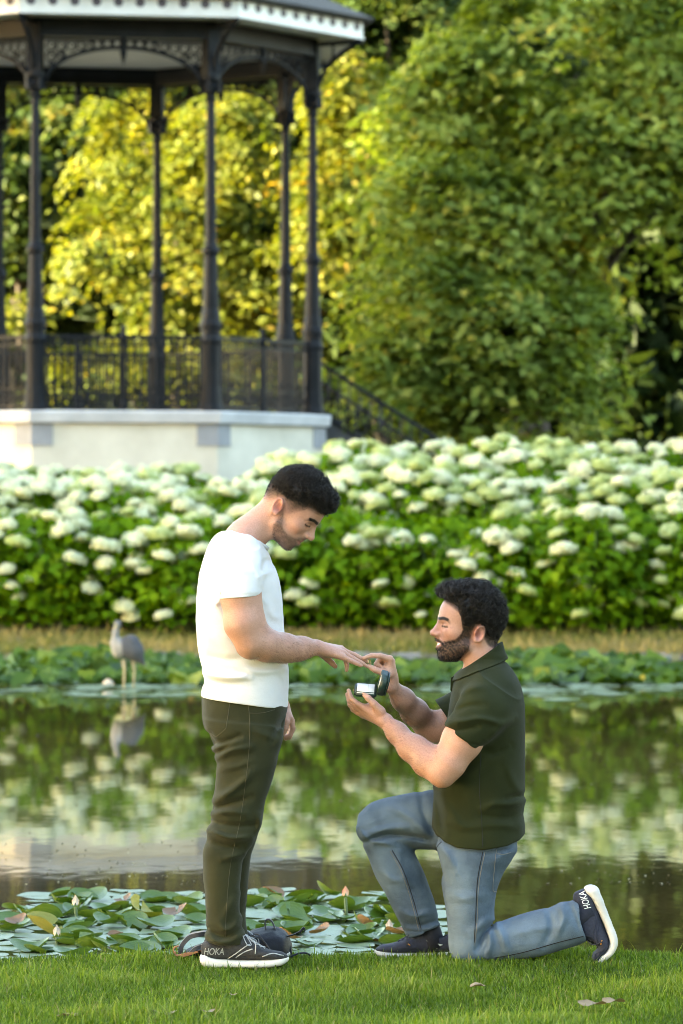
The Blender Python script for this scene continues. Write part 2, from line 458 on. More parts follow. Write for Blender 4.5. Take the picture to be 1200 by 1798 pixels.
def crown_np(lobes, rng, per=60, size=0.17, spray=0.45, droop=0.5, tone0=0.45, sparse=1.0):
    """lobes: (px, py, Y, rx_px, ry_px, depth_m, sprays) -> leaf arrays"""
    Cs, Ns, Ts, Ls = [], [], [], []
    for (px, py, Y, rx, ry, rd, n) in lobes:
        c = np.array(PXW(px, py, Y)); m = Y / FPX; n = max(4, int(n * sparse))
        d = unit(rng.normal(0, 1, (n, 3))); d[:, 2] = np.where(d[:, 2] < -0.6, -d[:, 2], d[:, 2])
        r = rng.uniform(0.55, 1.08, (n, 1)) ** 0.6
        cc = c + d * r * np.array([rx * m, rd, ry * m])
        tone = rng.normal(tone0, 0.17, n)
        for i in range(n):
            k = int(per * rng.uniform(0.6, 1.3)); sp = spray * rng.uniform(0.6, 1.3)
            hd = unit(np.array([d[i, 0], d[i, 1], 0.0]) + rng.normal(0, 0.3, 3) * (1, 1, 0))
            a = rng.normal(0, 1, (k, 3)) * np.array([sp, sp, sp * 0.27])
            al = a @ hd
            q = cc[i] + a; q[:, 2] -= droop * np.maximum(al, 0) ** 2 / sp + 0.15 * (a[:, 0] ** 2 + a[:, 1] ** 2) / sp
            Cs.append(q); Ns.append(np.array([0, 0, 0.75]) + d[i] * 0.5 + rng.normal(0, 0.42, (k, 3)))
            Ts.append(np.clip(tone[i] + rng.normal(0, 0.14, k), 0, 1)); Ls.append(size * rng.uniform(0.6, 1.25, k))
    return np.vstack(Cs), np.vstack(Ns), np.concatenate(Ls), np.concatenate(Ts)
def tree(name, label, base, lobes, mat, seed, per=60, size=0.17, spray=0.45, droop=0.5, tr=0.28, group=None, cat='tree', tone=0.45, sparse=1.0):
    rng = np.random.default_rng(seed)
    bz = float(ground_z(base[0], base[1])) - 0.1
    root = empty(name, (base[0], base[1], bz), label, cat, group)
    C, N, L, T = crown_np(lobes, rng, per, size, spray, droop, tone, sparse)
    me = leaf_mesh('crown', C, N, L, T, mat, rng, 0.55); link('crown', shift(me, root), root)
    cs = [np.array(PXW(l[0], l[1], l[2])) for l in lobes]
    top = np.mean(cs, 0); b = np.array([base[0], base[1], bz]); hub = b + (top - b) * np.array([0.35, 0.35, 0.45])
    parts = []
    tk = catmull([b, b + (hub - b) * 0.5 + rng.normal(0, 0.12, 3), hub, hub + (top - hub) * 0.6], 6)
    parts.append(tube_np(tk, np.linspace(tr, tr * 0.45, len(tk)), 10))
    V, F = merge_np(parts); link('trunk', shift(fix_faces('trunk', V, F, [bark]), root), root)
    for c in cs:
        pts = catmull([hub, hub + (c - hub) * 0.45 + np.array([0, 0, 0.35]) + rng.normal(0, 0.2, 3), c + rng.normal(0, 0.15, 3)], 6)
        lv, lf = tube_np(pts, np.linspace(tr * 0.4, 0.035, len(pts)), 6)
        link('limb', shift(fix_faces('limb', lv, lf, [bark]), root), root)
    return root
def build_trees():
    tree('broadleaf_tree', 'huge sage green tree with drooping boughs filling the right of the backdrop', (3.3, 66.0),
         [(770, 560, 61, 120, 150, 1.5, 60), (715, 660, 60.5, 85, 85, 1.0, 34), (850, 420, 62, 190, 170, 1.9, 85), (890, 610, 60.4, 110, 130, 1.3, 50),
          (960, 680, 60, 50, 80, 0.6, 22), (1060, 300, 62, 190, 140, 2.0, 80), (1000, 110, 63, 240, 190, 2.0, 95), (1170, 120, 62.3, 130, 220, 1.9, 70),
          (800, 210, 63.5, 130, 140, 1.7, 55), (1190, 310, 61.5, 90, 90, 1.2, 28), (800, 740, 60.5, 60, 50, 0.6, 16), (990, 560, 60.6, 50, 70, 0.8, 18)], L_SAGE, 11, 120, 0.235, 0.36, 0.9, 0.42, sparse=0.62)
    tree('sunlit_tree', 'sunlit yellow tree seen between the bandstand columns', (-3.2, 75.5),
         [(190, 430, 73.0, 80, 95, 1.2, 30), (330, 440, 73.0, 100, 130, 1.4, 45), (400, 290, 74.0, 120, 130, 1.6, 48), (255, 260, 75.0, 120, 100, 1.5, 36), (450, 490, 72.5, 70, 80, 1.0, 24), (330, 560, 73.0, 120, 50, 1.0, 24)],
         L_SUNLIT, 12, 110, 0.19, 0.30, 0.7, 0.26, tone=0.42)
    tree('sunlit_tree', 'sunlit yellow tree right of the bandstand columns below the eave', (0.9, 74.5),
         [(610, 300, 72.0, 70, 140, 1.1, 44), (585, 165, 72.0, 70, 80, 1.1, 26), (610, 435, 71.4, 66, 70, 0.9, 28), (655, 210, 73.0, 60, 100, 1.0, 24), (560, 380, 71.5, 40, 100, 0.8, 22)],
         L_SUNLIT, 13, 110, 0.18, 0.28, 0.8, 0.22, tone=0.44)
    tree('broadleaf_tree', 'soft green tree behind the leftmost bandstand columns', (-7.0, 83.0),
         [(60, 260, 81.0, 130, 110, 1.8, 44), (150, 230, 80.0, 110, 90, 1.6, 36), (10, 390, 81.0, 70, 90, 1.4, 26), (-60, 120, 82.0, 150, 180, 2.0, 40), (120, 60, 83.0, 200, 150, 2, 50)], L_GREEN, 14, 110, 0.20, 0.34, 0.7, 0.3, tone=0.52)
    tree('broadleaf_tree', 'dark olive tree behind the right corner of the bandstand roof', (1.2, 82.0),
         [(690, 40, 79.0, 130, 110, 1.6, 46), (740, 180, 80.0, 90, 110, 1.4, 34), (560, -10, 81.0, 130, 130, 1.8, 40), (700, 330, 80.0, 80, 120, 1.2, 32), (670, 500, 79.0, 70, 110, 1.2, 28)], L_GREEN, 15, 110, 0.19, 0.32, 0.7, 0.3)
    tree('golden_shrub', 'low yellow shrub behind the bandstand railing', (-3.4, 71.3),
         [(180, 650, 71.0, 110, 55, 0.8, 26), (380, 650, 71.0, 120, 55, 0.8, 26)], L_SUNLIT, 16, 80, 0.16, 0.32, 0.4, 0.06, cat='shrub')
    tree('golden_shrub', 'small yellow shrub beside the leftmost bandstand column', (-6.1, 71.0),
         [(20, 560, 71.0, 40, 40, 0.5, 12)], L_SUNLIT, 17, 60, 0.15, 0.25, 0.4, 0.05, cat='shrub')
    # far wood: one dark mass of leaves behind everything
    rng = np.random.default_rng(20); n = 90000
    C = np.stack([rng.uniform(-16, 16, n), rng.uniform(87, 95, n), rng.uniform(0.5, 18, n)], 1)
    C += 1.2 * np.stack([np.sin(C[:, 2] * 1.1), np.sin(C[:, 0] * 0.9 + C[:, 2]), np.sin(C[:, 0] * 1.3)], 1)
    N = np.array([0, -0.3, 0.7]) + rng.normal(0, 0.5, (n, 3))
    o = link('leaf_mass', leaf_mesh('leaf_mass', C, N, rng.uniform(0.4, 0.8, n), np.clip(rng.normal(0.45, 0.2, n), 0, 1), L_DARK, rng, 0.7))
    tag(o, 'dark wood far behind the bandstand and trees', kind='stuff')
    # added leaf masses: unseen ones block sun and sky, the rest fill gaps behind trees
    C = []; 
    for (x0, x1, y0, y1, z1, n) in ((-66, -54, -60, 49.0, 46, 75000), (15, 24, 2, 54, 12, 12000), (-34, 30, -36, -26, 25, 30000), (4.5, 15, 70, 80, 9.5, 16000), (-13, -5, 84, 88, 6, 9000), (-9, 3, 81, 84, 12, 16000), (-3, 11, 81, 86, 19, 20000)):
        q = np.stack([rng.uniform(x0, x1, n), rng.uniform(y0, y1, n), rng.uniform(0.2, 1, n) ** 0.8 * z1], 1)
        q[:, 2] -= 0.2; q[:, 2] *= 0.86 + 0.14 * np.sin(q[:, 1] * 0.55) * np.sin(q[:, 1] * 0.21 + 1)
        q[:, 1] += 1.5 * np.sin(q[:, 2] * 0.9 + q[:, 0] * 0.5); C.append(q)
    C = np.vstack(C); n = len(C)
    o = link('leaf_mass', leaf_mesh('leaf_mass', C, rng.normal(0, 0.6, (n, 3)) + np.array([0, 0, 0.5]), np.where(C[:, 0] < -50, 2.2, 1.0) * rng.uniform(0.5, 1.0, n), np.clip(rng.normal(0.5, 0.2, n), 0, 1), L_DARK, rng, 0.7))
    tag(o, 'added leaf masses, unseen blockers of sun and sky and filler behind the trees', kind='stuff')
build_trees()

# ------------------------------------------------------------------ bandstand
IRON = mottled('painted_iron', (0.006, 0.007, 0.008), (0.013, 0.014, 0.016), 5, 0.5, 0.15, 40, 0.004, spec=0.15)
CREAM = mottled('cream_render', (0.58, 0.535, 0.42), (0.74, 0.69, 0.56), 1.6, 0.85, 0.25, 30, 0.005)
COPING = mottled('coping_stone', (0.46, 0.46, 0.45), (0.62, 0.61, 0.59), 2.5, 0.8, 0.25, 30, 0.005)
BLOCKM = mottled('grey_block', (0.27, 0.275, 0.28), (0.36, 0.365, 0.37), 3, 0.8, 0.25, 30, 0.005)
WHITEP = mottled('white_paint', (0.58, 0.56, 0.50), (0.68, 0.66, 0.60), 3, 0.5, 0.1)
ROUNDEL = mottled('roundel_paint', (0.055, 0.04, 0.045), (0.09, 0.07, 0.075), 3, 0.6, 0.1)
CEIL = mottled('ceiling_boards', (0.56, 0.53, 0.43), (0.66, 0.63, 0.53), 2, 0.7, 0.2)
SLATE = mottled('roof_lead', (0.045, 0.043, 0.038), (0.08, 0.076, 0.066), 2, 0.85, 0.3, spec=0.2)
def build_bandstand():
    cx, cy = -3.52, 55.9; R = 3.18; z0 = 3.01; TH = math.radians(10)
    root = empty('bandstand', (cx, cy, 0), 'octagonal cast iron bandstand on a cream plinth above the hydrangeas', 'bandstand')
    def ang(k): return -math.pi / 2 - math.pi / 8 + k * math.pi / 4 + TH
    def ring(r, z): return [(r * math.cos(ang(k)), r * math.sin(ang(k)), z) for k in range(8)]
    def prism(name, rings, mat, parent, cap0=True, cap1=True):
        bm = bmesh.new(); vs = [[bm.verts.new(p) for p in ring(r, z)] for r, z in rings]
        for a, b in zip(vs[:-1], vs[1:]):
            for i in range(8): j = (i + 1) % 8; bm.faces.new((a[i], a[j], b[j], b[i]))
        if cap0: bm.faces.new(list(reversed(vs[0])))
        if cap1: bm.faces.new(vs[-1])
        bmesh.ops.recalc_face_normals(bm, faces=bm.faces)
        return bm_obj(name, bm, mat, parent)
    base = prism('plinth', [(3.36, 0.5), (3.36, 2.832)], CREAM, root)
    prism('coping', [(3.36, 2.833), (3.44, 2.85), (3.46, 2.99), (3.44, 3.01)], COPING, root)
    # grey corner blocks: an L round each corner of the plinth
    for k in range(8):
        bm = bmesh.new(); c = Vector((3.36 * math.cos(ang(k)), 3.36 * math.sin(ang(k)), 0))
        cn = Vector((3.36 * math.cos(ang(k + 1)), 3.36 * math.sin(ang(k + 1)), 0)); cp = Vector((3.36 * math.cos(ang(k - 1)), 3.36 * math.sin(ang(k - 1)), 0))
        dn = (cn - c).normalized() * 0.29; dp = (cp - c).normalized() * 0.29; o = c.normalized() * 0.018
        lo = [c + dp, c + dp + o, c + o * 1.1, c + dn + o, c + dn, c - o]
        a = [bm.verts.new((p.x, p.y, 2.53)) for p in lo]; b = [bm.verts.new((p.x, p.y, 2.83)) for p in lo]
        for i in range(6): j = (i + 1) % 6; bm.faces.new((a[i], a[j], b[j], b[i]))
        bm.faces.new(list(reversed(a))); bm.faces.new(b); bmesh.ops.recalc_face_normals(bm, faces=bm.faces)
        bm_obj('corner_block', bm, BLOCKM, base)
    prism('floor_deck', [(3.3, 3.0), (3.3, 3.02)], COPING, root)
    # columns
    prof = [(0.175, 0), (0.175, .05), (.16, .10), (.145, .28), (.137, .36), (.137, .93), (.155, .96), (.155, 1.0), (.135, 1.06), (.14, 1.14), (.155, 1.17), (.155, 1.22), (.135, 1.26), (.125, 1.36), (.112, 1.42),
            (.09, 2.10), (.09, 2.16), (.122, 2.20), (.122, 2.25), (.086, 2.30), (.076, 2.36), (.058, 4.25), (.058, 4.3), (.078, 4.34), (.06, 4.38)]
    bm = bmesh.new(); lathe(bm, prof, 12); mec = bpy.data.meshes.new('column'); bm.to_mesh(mec); bm.free(); mec.materials.append(IRON)
    bm = bmesh.new(); lathe(bm, [(.06, 4.37), (.085, 4.42), (.12, 4.5), (.09, 4.54), (.14, 4.60), (.14, 4.64), (.1, 4.66)], 10)
    for q in range(4):
        a = q * math.pi / 2 + math.pi / 4; vv = bx(bm, .12, 0, 4.5, .05, .06, .16); bmesh.ops.rotate(bm, verts=vv, cent=(0, 0, 0), matrix=Matrix.Rotation(a, 3, 'Z'))
    bx(bm, 0, 0, 5.0, .19, .19, .72); mek = bpy.data.meshes.new('capital'); bm.to_mesh(mek); bm.free(); mek.materials.append(IRON)
    # eave bracket in the column's local frame (+x outward)
    pts = [(0.08, 0, 4.72), (0.2, 0, 4.98), (0.45, 0, 5.2), (0.72, 0, 5.36)]
    V, F = merge_np([tube_np(catmull(pts, 5), 0.035, 6), tube_np([(0.09, 0, 5.33), (0.74, 0, 5.36)], 0.035, 6), tube_np([(0.3, 0, 5.06), (0.3, 0, 5.34)], 0.02, 5)])
    meb = fix_faces('eave_bracket', V, F, [IRON])
    for k in range(8):
        c = link('column', mec, root, (R * math.cos(ang(k)), R * math.sin(ang(k)), z0)); c.rotation_euler = (0, 0, ang(k))
        link('capital', mek, c); link('eave_bracket', meb, c)
    # one side, local frame: x along the side, y outward
    Ls = 2 * R * math.sin(math.pi / 8); ap = R * math.cos(math.pi / 8); hw = Ls / 2 - 0.1
    bm = bmesh.new(); bx(bm, 0, 0, 8.31, Ls + 0.02, 0.16, 0.2); bx(bm, 0, 0.0, 8.185, Ls, 0.2, 0.04)
    me_beam = bpy.data.meshes.new('beam'); bm.to_mesh(me_beam); bm.free(); me_beam.materials.append(IRON)
    def arch(x): return 7.47 + 0.56 * math.sqrt(max(0, 1 - (x / hw) ** 2))
    tubes = [tube_np([(x, 0, arch(x)) for x in np.linspace(-hw, hw, 25)], 0.032, 6), tube_np([(x, 0, 8.13) for x in (-hw, hw)], 0.02, 5)]
    rg = np.random.default_rng(3)
    def circ(x, z, r, a0=0, a1=6.283): return [(x + r * math.cos(t), 0, z + r * math.sin(t)) for t in np.linspace(a0, a1, 13)]
    for s in (-1, 1):
        x = hw - 0.12
        while x > 0.05:
            gap = 8.13 - arch(x) - 0.05; z = 8.12
            while gap > 0.05:
                r = min(0.075, gap / 2); tubes.append(tube_np(circ(s * x, z - r, r), 0.012, 4)); tubes.append(tube_np(circ(s * x, z - r, r * 0.5, 0, 4.5), 0.012, 4)); z -= 2 * r; gap -= 2 * r
            x -= 0.14
    V, F = merge_np(tubes); me_sp = fix_faces('arch_spandrel', V, F, [IRON])
    bm = bmesh.new(); lathe(bm, [(.045, 8.17), (.06, 8.08), (.04, 8.02), (.05, 7.96), (.01, 7.80)], 8); me_pd = bpy.data.meshes.new('pendant'); bm.to_mesh(me_pd); bm.free(); me_pd.materials.append(IRON)
    # railing
    bm = bmesh.new()
    for z, t in ((4.04, .045), (3.92, .025), (3.32, .02), (3.08, .035)): bx(bm, 0, 0, z, 2 * hw, .045 if t > .04 else .03, t)
    me_rail = bpy.data.meshes.new('railing'); bm.to_mesh(me_rail); bm.free(); me_rail.materials.append(IRON)
    bm = bmesh.new(); nb = 22
    for i in range(nb):
        x = -hw + (i + 0.5) * 2 * hw / nb; bx(bm, x, 0, 3.56, .022, .022, .95)
    me_bar = bpy.data.meshes.new('railing_bars'); bm.to_mesh(me_bar); bm.free(); me_bar.materials.append(IRON)
    tubes = []
    for i in range(nb):
        x = -hw + i * 2 * hw / nb + hw / nb * 0.0
        tubes.append(tube_np(circ(x + hw / nb, 3.2, 0.05), 0.013, 4)); 
        if i % 2 == 0: tubes.append(tube_np(circ(x + hw / nb, 3.4, 0.04), 0.012, 4))
        tubes.append(tube_np(circ(x + hw / nb, 3.98, 0.035), 0.010, 4))
    V, F = merge_np(tubes); me_scr = fix_faces('railing_scrolls', V, F, [IRON])
    bm = bmesh.new(); lathe(bm, [(.05, 3.02), (.05, 3.12), (.032, 3.16), (.032, 3.95), (.05, 4.0), (.05, 4.07), (.03, 4.1), (.045, 4.15), (.01, 4.21)], 8)
    me_post = bpy.data.meshes.new('railing_post'); bm.to_mesh(me_post); bm.free(); me_post.materials.append(IRON)
    for k in range(8):
        a = ang(k) + math.pi / 8; loc = (ap * math.cos(a), ap * math.sin(a), 0); rot = (0, 0, a - math.pi / 2)
        def put(n, me, par=None):
            o = link(n, me, root if par is None else par)
            if par is None: o.location = loc; o.rotation_euler = rot
            return o
        b = put('beam', me_beam); put('arch_spandrel', me_sp, b); put('pendant', me_pd, b)
        if k != 2:
            r = put('railing', me_rail); tag(put('railing_bars', me_bar, r), kind='stuff'); tag(put('railing_scrolls', me_scr, r), kind='stuff'); put('railing_post', me_post, r)
    # roof
    Re = 3.9
    prism('ceiling', [(3.92, 8.425), (3.92, 8.44)], CEIL, root)
    roof = prism('roof', [(4.06, 8.64), (4.10, 8.68), (2.6, 9.35), (1.0, 10.3), (0.15, 11.2)], SLATE, root)
    Le = 2 * Re * math.sin(math.pi / 8); ape = Re * math.cos(math.pi / 8)
    bm = bmesh.new(); bx(bm, 0, 0.0, 8.515, Le, 0.04, 0.24); bx(bm, 0, 0.024, 8.405, Le + 0.02, 0.03, 0.03); me_f = bpy.data.meshes.new('fascia_board'); bm.to_mesh(me_f); bm.free(); me_f.materials.append(WHITEP)
    bm = bmesh.new()
    vs = [bm.verts.new((0.064 * math.cos(t), 0.0, 0.064 * math.sin(t))) for t in np.linspace(0, 2 * math.pi, 13)[:-1]]; f = bm.faces.new(vs)
    e = bmesh.ops.extrude_face_region(bm, geom=[f]); bmesh.ops.translate(bm, vec=(0, 0.014, 0), verts=[v for v in e['geom'] if isinstance(v, bmesh.types.BMVert)]); bmesh.ops.recalc_face_normals(bm, faces=bm.faces)
    me_r = bpy.data.meshes.new('roundel'); bm.to_mesh(me_r); bm.free(); me_r.materials.append(ROUNDEL)
    for k in range(8):
        a = ang(k) + math.pi / 8
        fb = link('fascia_board', me_f, root, (ape * math.cos(a), ape * math.sin(a), 0)); fb.rotation_euler = (0, 0, a - math.pi / 2)
        if k in (0, 1, 7, 2):
            for i in range(10): link('roundel', me_r, fb, (-Le / 2 + (i + 0.5) * Le / 10, 0.016, 8.565))
    # stair on the right side with its sloping handrails
    bm = bmesh.new(); a = ang(2) + math.pi / 8; ux = Vector((math.cos(a), math.sin(a), 0)); vy = Vector((-ux.y, ux.x, 0)); st = ux * (3.36 * math.cos(math.pi / 8) + 0.02)
    for i in range(12):
        c = st + ux * (0.15 + 0.30 * i); h = 2.95 - 0.19 * i - 0.5
        vv = bx(bm, 0, 0, 0.5 + h / 2, 0.30, 1.9, h); bmesh.ops.rotate(bm, verts=vv, cent=(0, 0, 0), matrix=Matrix.Rotation(a, 3, 'Z')); bmesh.ops.translate(bm, vec=c, verts=vv)
    sto = bm_obj('stair', bm, mottled('stair_stone', (0.05, 0.05, 0.048), (0.09, 0.09, 0.085), 3, .85, .3), root)
    slope = 0.19 / 0.30
    for s in (-1, 1):
        A = st + vy * (s * 0.98) + Vector((0, 0, 3.78)) - ux * 0.05; B = A + ux * 3.6 - Vector((0, 0, 3.6 * slope))
        tb = [tube_np([A, B], 0.03, 6), tube_np([A - Vector((0, 0, .72)), B - Vector((0, 0, .72))], 0.02, 5)]
        for i in range(25):
            q = A + (B - A) * (i / 24); tb.append(tube_np([q, q - Vector((0, 0, .95 if i % 6 == 0 else .74))], 0.022 if i % 6 == 0 else 0.011, 4))
            if i < 24: q2 = q + (B - A) / 48 - Vector((0, 0, 0.42)); tb.append(tube_np([(q2 + ux * (0.06 * math.cos(t)) + Vector((0, 0, 0.06 * math.sin(t)))) for t in np.linspace(0, 6.28, 10)], 0.011, 4))
        V, F = merge_np(tb); link('stair_railing', fix_faces('stair_railing', V, F, [IRON]), sto)
build_bandstand()

# ------------------------------------------------------------------ hydrangeas
L_HYD = leaf_mat('leaf_hydrangea', [(0.0, (0.036, 0.100, 0.004)), (0.4, (0.115, 0.240, 0.008)), (0.75, (0.210, 0.360, 0.012)), (1.0, (0.34, 0.44, 0.02))], 0.40, 0.6, (1.35, 1.25, 0.2), 0.08)
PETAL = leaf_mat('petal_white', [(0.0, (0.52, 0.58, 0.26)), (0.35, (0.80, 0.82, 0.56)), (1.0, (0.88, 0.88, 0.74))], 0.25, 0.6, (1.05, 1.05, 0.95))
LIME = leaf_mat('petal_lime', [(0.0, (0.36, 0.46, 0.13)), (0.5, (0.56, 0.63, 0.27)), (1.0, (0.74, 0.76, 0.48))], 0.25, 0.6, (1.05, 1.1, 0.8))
STEM = mottled('green_stem', (0.05, 0.09, 0.02), (0.09, 0.13, 0.035), 9, 0.6, 0)
def flower_mesh(seed, mat, flat):
    rng = np.random.default_rng(seed); n = 150
    u = rng.uniform(-0.25, 1, n); ph = rng.uniform(0, 6.283, n); s = np.sqrt(1 - u * u)
    d = np.stack([s * np.cos(ph), s * np.sin(ph), u], 1); r = rng.uniform(0.84, 1.06, (n, 1)) * (1 + 0.10 * np.sin(3 * ph + seed)[:, None])
    C = d * r * np.array([0.165, 0.165, 0.165 * flat])
    V, F = leaves_np(C, d + rng.normal(0, 0.35, (n, 3)), rng.uniform(0.045, 0.07, n), rng, 0.85, 0.12)
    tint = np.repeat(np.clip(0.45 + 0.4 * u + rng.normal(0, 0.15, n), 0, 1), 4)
    bm = bmesh.new(); bmesh.ops.create_icosphere(bm, subdivisions=2, radius=1); co = np.array([v.co[:] for v in bm.verts]) * np.array([0.145, 0.145, 0.145 * flat]); co[:, 2] = np.maximum(co[:, 2], -0.045)
    tri = np.array([[v.index for v in f.verts] for f in bm.faces]); bm.free()
    V2 = np.vstack([V, co]); F2 = np.vstack([F, np.hstack([tri, tri[:, 2:]]) + len(V)])
    me = fix_faces('flower_head', V2, F2, [mat], False); vattr(me, 'tint', np.concatenate([tint, np.full(len(co), 0.4)])); return me
def shrub_foliage(seed):
    rng = np.random.default_rng(seed); n = 1050; H = 1.42
    u = rng.uniform(0, 1, n); ph = rng.uniform(0, 6.283, n)
    zz = 0.06 + (H - 0.06) * u ** 0.85; rad = 0.80 * np.sqrt(np.clip(1 - ((zz - 0.62) / 0.86) ** 2, 0.05, 1)) * rng.uniform(0.55, 1.08, n)
    C = np.stack([rad * np.cos(ph), rad * np.sin(ph), zz], 1); C += rng.normal(0, 0.05, (n, 3))
    d = np.stack([np.cos(ph), np.sin(ph), 0 * ph], 1)
    N = d * 0.55 + np.array([0, 0, 0.75]) + rng.normal(0, 0.33, (n, 3)); Dd = d * 1.0 + np.array([0, 0, -0.7]) + rng.normal(0, 0.5, (n, 3))
    clump = 0.5 + 0.22 * np.sin(ph * 3 + zz * 5 + seed) * np.sin(zz * 6 + seed * 2)
    return leaf_mesh('foliage', C, N, rng.uniform(0.10, 0.185, n), np.clip(clump + rng.normal(0, 0.15, n), 0, 1), L_HYD, rng, 0.78, Dd)
def build_hydrangeas():
    rng = np.random.default_rng(31)
    fol = [shrub_foliage(s) for s in (1, 2, 3, 4, 5)]
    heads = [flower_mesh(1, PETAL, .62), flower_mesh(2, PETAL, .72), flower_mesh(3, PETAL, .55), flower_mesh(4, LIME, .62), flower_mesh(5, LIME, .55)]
    st_v, st_f = merge_np([tube_np([(0.12 * math.cos(a) , 0.12 * math.sin(a), 0), (0.35 * math.cos(a + .2), 0.35 * math.sin(a + .2), 0.75), (0.5 * math.cos(a), 0.5 * math.sin(a), 1.25)], 0.011, 4) for a in np.linspace(0, 6.28, 9)[:-1]])
    stm = fix_faces('stem', st_v, st_f, [STEM])
    # (px of the shrub, Y, height scale, label)
    rows = []
    fl = [(-40, 'white hydrangea shrub at the left edge, foremost in the bed'), (75, 'front row hydrangea shrub left of the heron'), (215, 'hydrangea shrub directly behind the heron'), (335, 'front row hydrangea shrub at the white shirt back'),
          (455, 'front row hydrangea shrub hidden behind the standing man'), (570, 'front row hydrangea shrub above the joined hands'), (680, 'front row hydrangea shrub between the two men'), (790, 'front row hydrangea shrub behind the kneeling man face'),
          (900, 'front row hydrangea shrub just right of the kneeling man'), (1010, 'front row hydrangea shrub with low white heads near the bank'), (1120, 'front row hydrangea shrub near the right edge of the bank'), (1230, 'hydrangea shrub cut by the right edge')]
    for px, lab in fl: rows.append((px, 45.6 + rng.uniform(-.32, .22), 0.94 + rng.uniform(-.05, .05), lab, None))
    G2 = 'hydrangea shrubs packed deeper in the bed'
    for Y, sc, off in ((46.7, 1.0, 20), (47.9, 1.02, -30), (49.2, 1.04, 25)):
        for i in range(12):
            px = -60 + i * 112 + off + rng.uniform(-12, 12)
            if 300 < px < 470 and Y > 46.8: continue
            s = sc + rng.uniform(-.05, .05)
            if px < 300 and Y > 47: s *= 0.90
            if px > 560: s *= 1.10 - 0.06 * (px - 600) / 600
            place = ['cut by the left edge', 'left of the plinth corner block', 'under the left corner block', 'below the cream plinth wall', 'under the right corner block', 'behind the standing man head', 'under the plinth end', 'below the stair railing',
                     'left below the hanging sage bough', 'right below the hanging sage bough', 'before the dark hollow', 'cut by the right edge'][i]
            lab = {46.7: 'second row hydrangea shrub ', 47.9: 'third row hydrangea shrub ', 49.2: 'rearmost hydrangea shrub '}[Y] + place
            rows.append((px, Y + rng.uniform(-.15, .15), s, lab, G2))
    for px, Y, s, lab, g in rows:
        x = (px - 600) / FPX * Y; z = float(ground_z(x, Y)) - 0.03
        root = empty('hydrangea_shrub', (x, Y, z), lab, 'shrub', g or 'front row hydrangea shrubs along the bank', rng.uniform(0, 6.28))
        f = link('foliage', fol[rng.integers(5)], root); f.scale = (1, 1, s)
        t = link('stem', stm, root); t.scale = (1, 1, s)
        rot = root.rotation_euler.z; front = g is None
        nh = 25 if not front else 20
        pts = []
        for k in range(400):
            if len(pts) >= nh: break
            ph = rng.uniform(math.pi, 2 * math.pi) if rng.random() < 0.75 else rng.uniform(0, math.pi)
            if front: zz = rng.choice([rng.uniform(0.98, 1.5), rng.uniform(0.2, 1.0)], p=[0.52, 0.48] if px < 960 else [0.36, 0.64]); 
            else: zz = rng.uniform(1.08, 1.55)
            if front and 560 < px < 850 and zz > 1.25: continue
            r = 0.86 * math.sqrt(max(0.03, 1 - ((zz - 0.62) / 0.95) ** 2)) * rng.uniform(0.75, 1.06)
            p = Vector((r * math.cos(ph), r * math.sin(ph), zz * s))
            if all((p - q).length > 0.20 for q in pts): pts.append(p)
        for p in pts:
            q = Matrix.Rotation(-rot, 3, 'Z') @ p
            low = p.z / s < 0.9
            w = rng.uniform(0.35, 0.8) if low else rng.uniform(0.55, 1.05)
            lime = rng.random() < (0.26 if px < 560 else 0.46)
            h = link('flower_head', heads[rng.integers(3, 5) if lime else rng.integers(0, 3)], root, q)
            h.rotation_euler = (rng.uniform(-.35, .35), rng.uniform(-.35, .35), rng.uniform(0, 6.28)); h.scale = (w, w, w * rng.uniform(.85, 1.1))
build_hydrangeas()

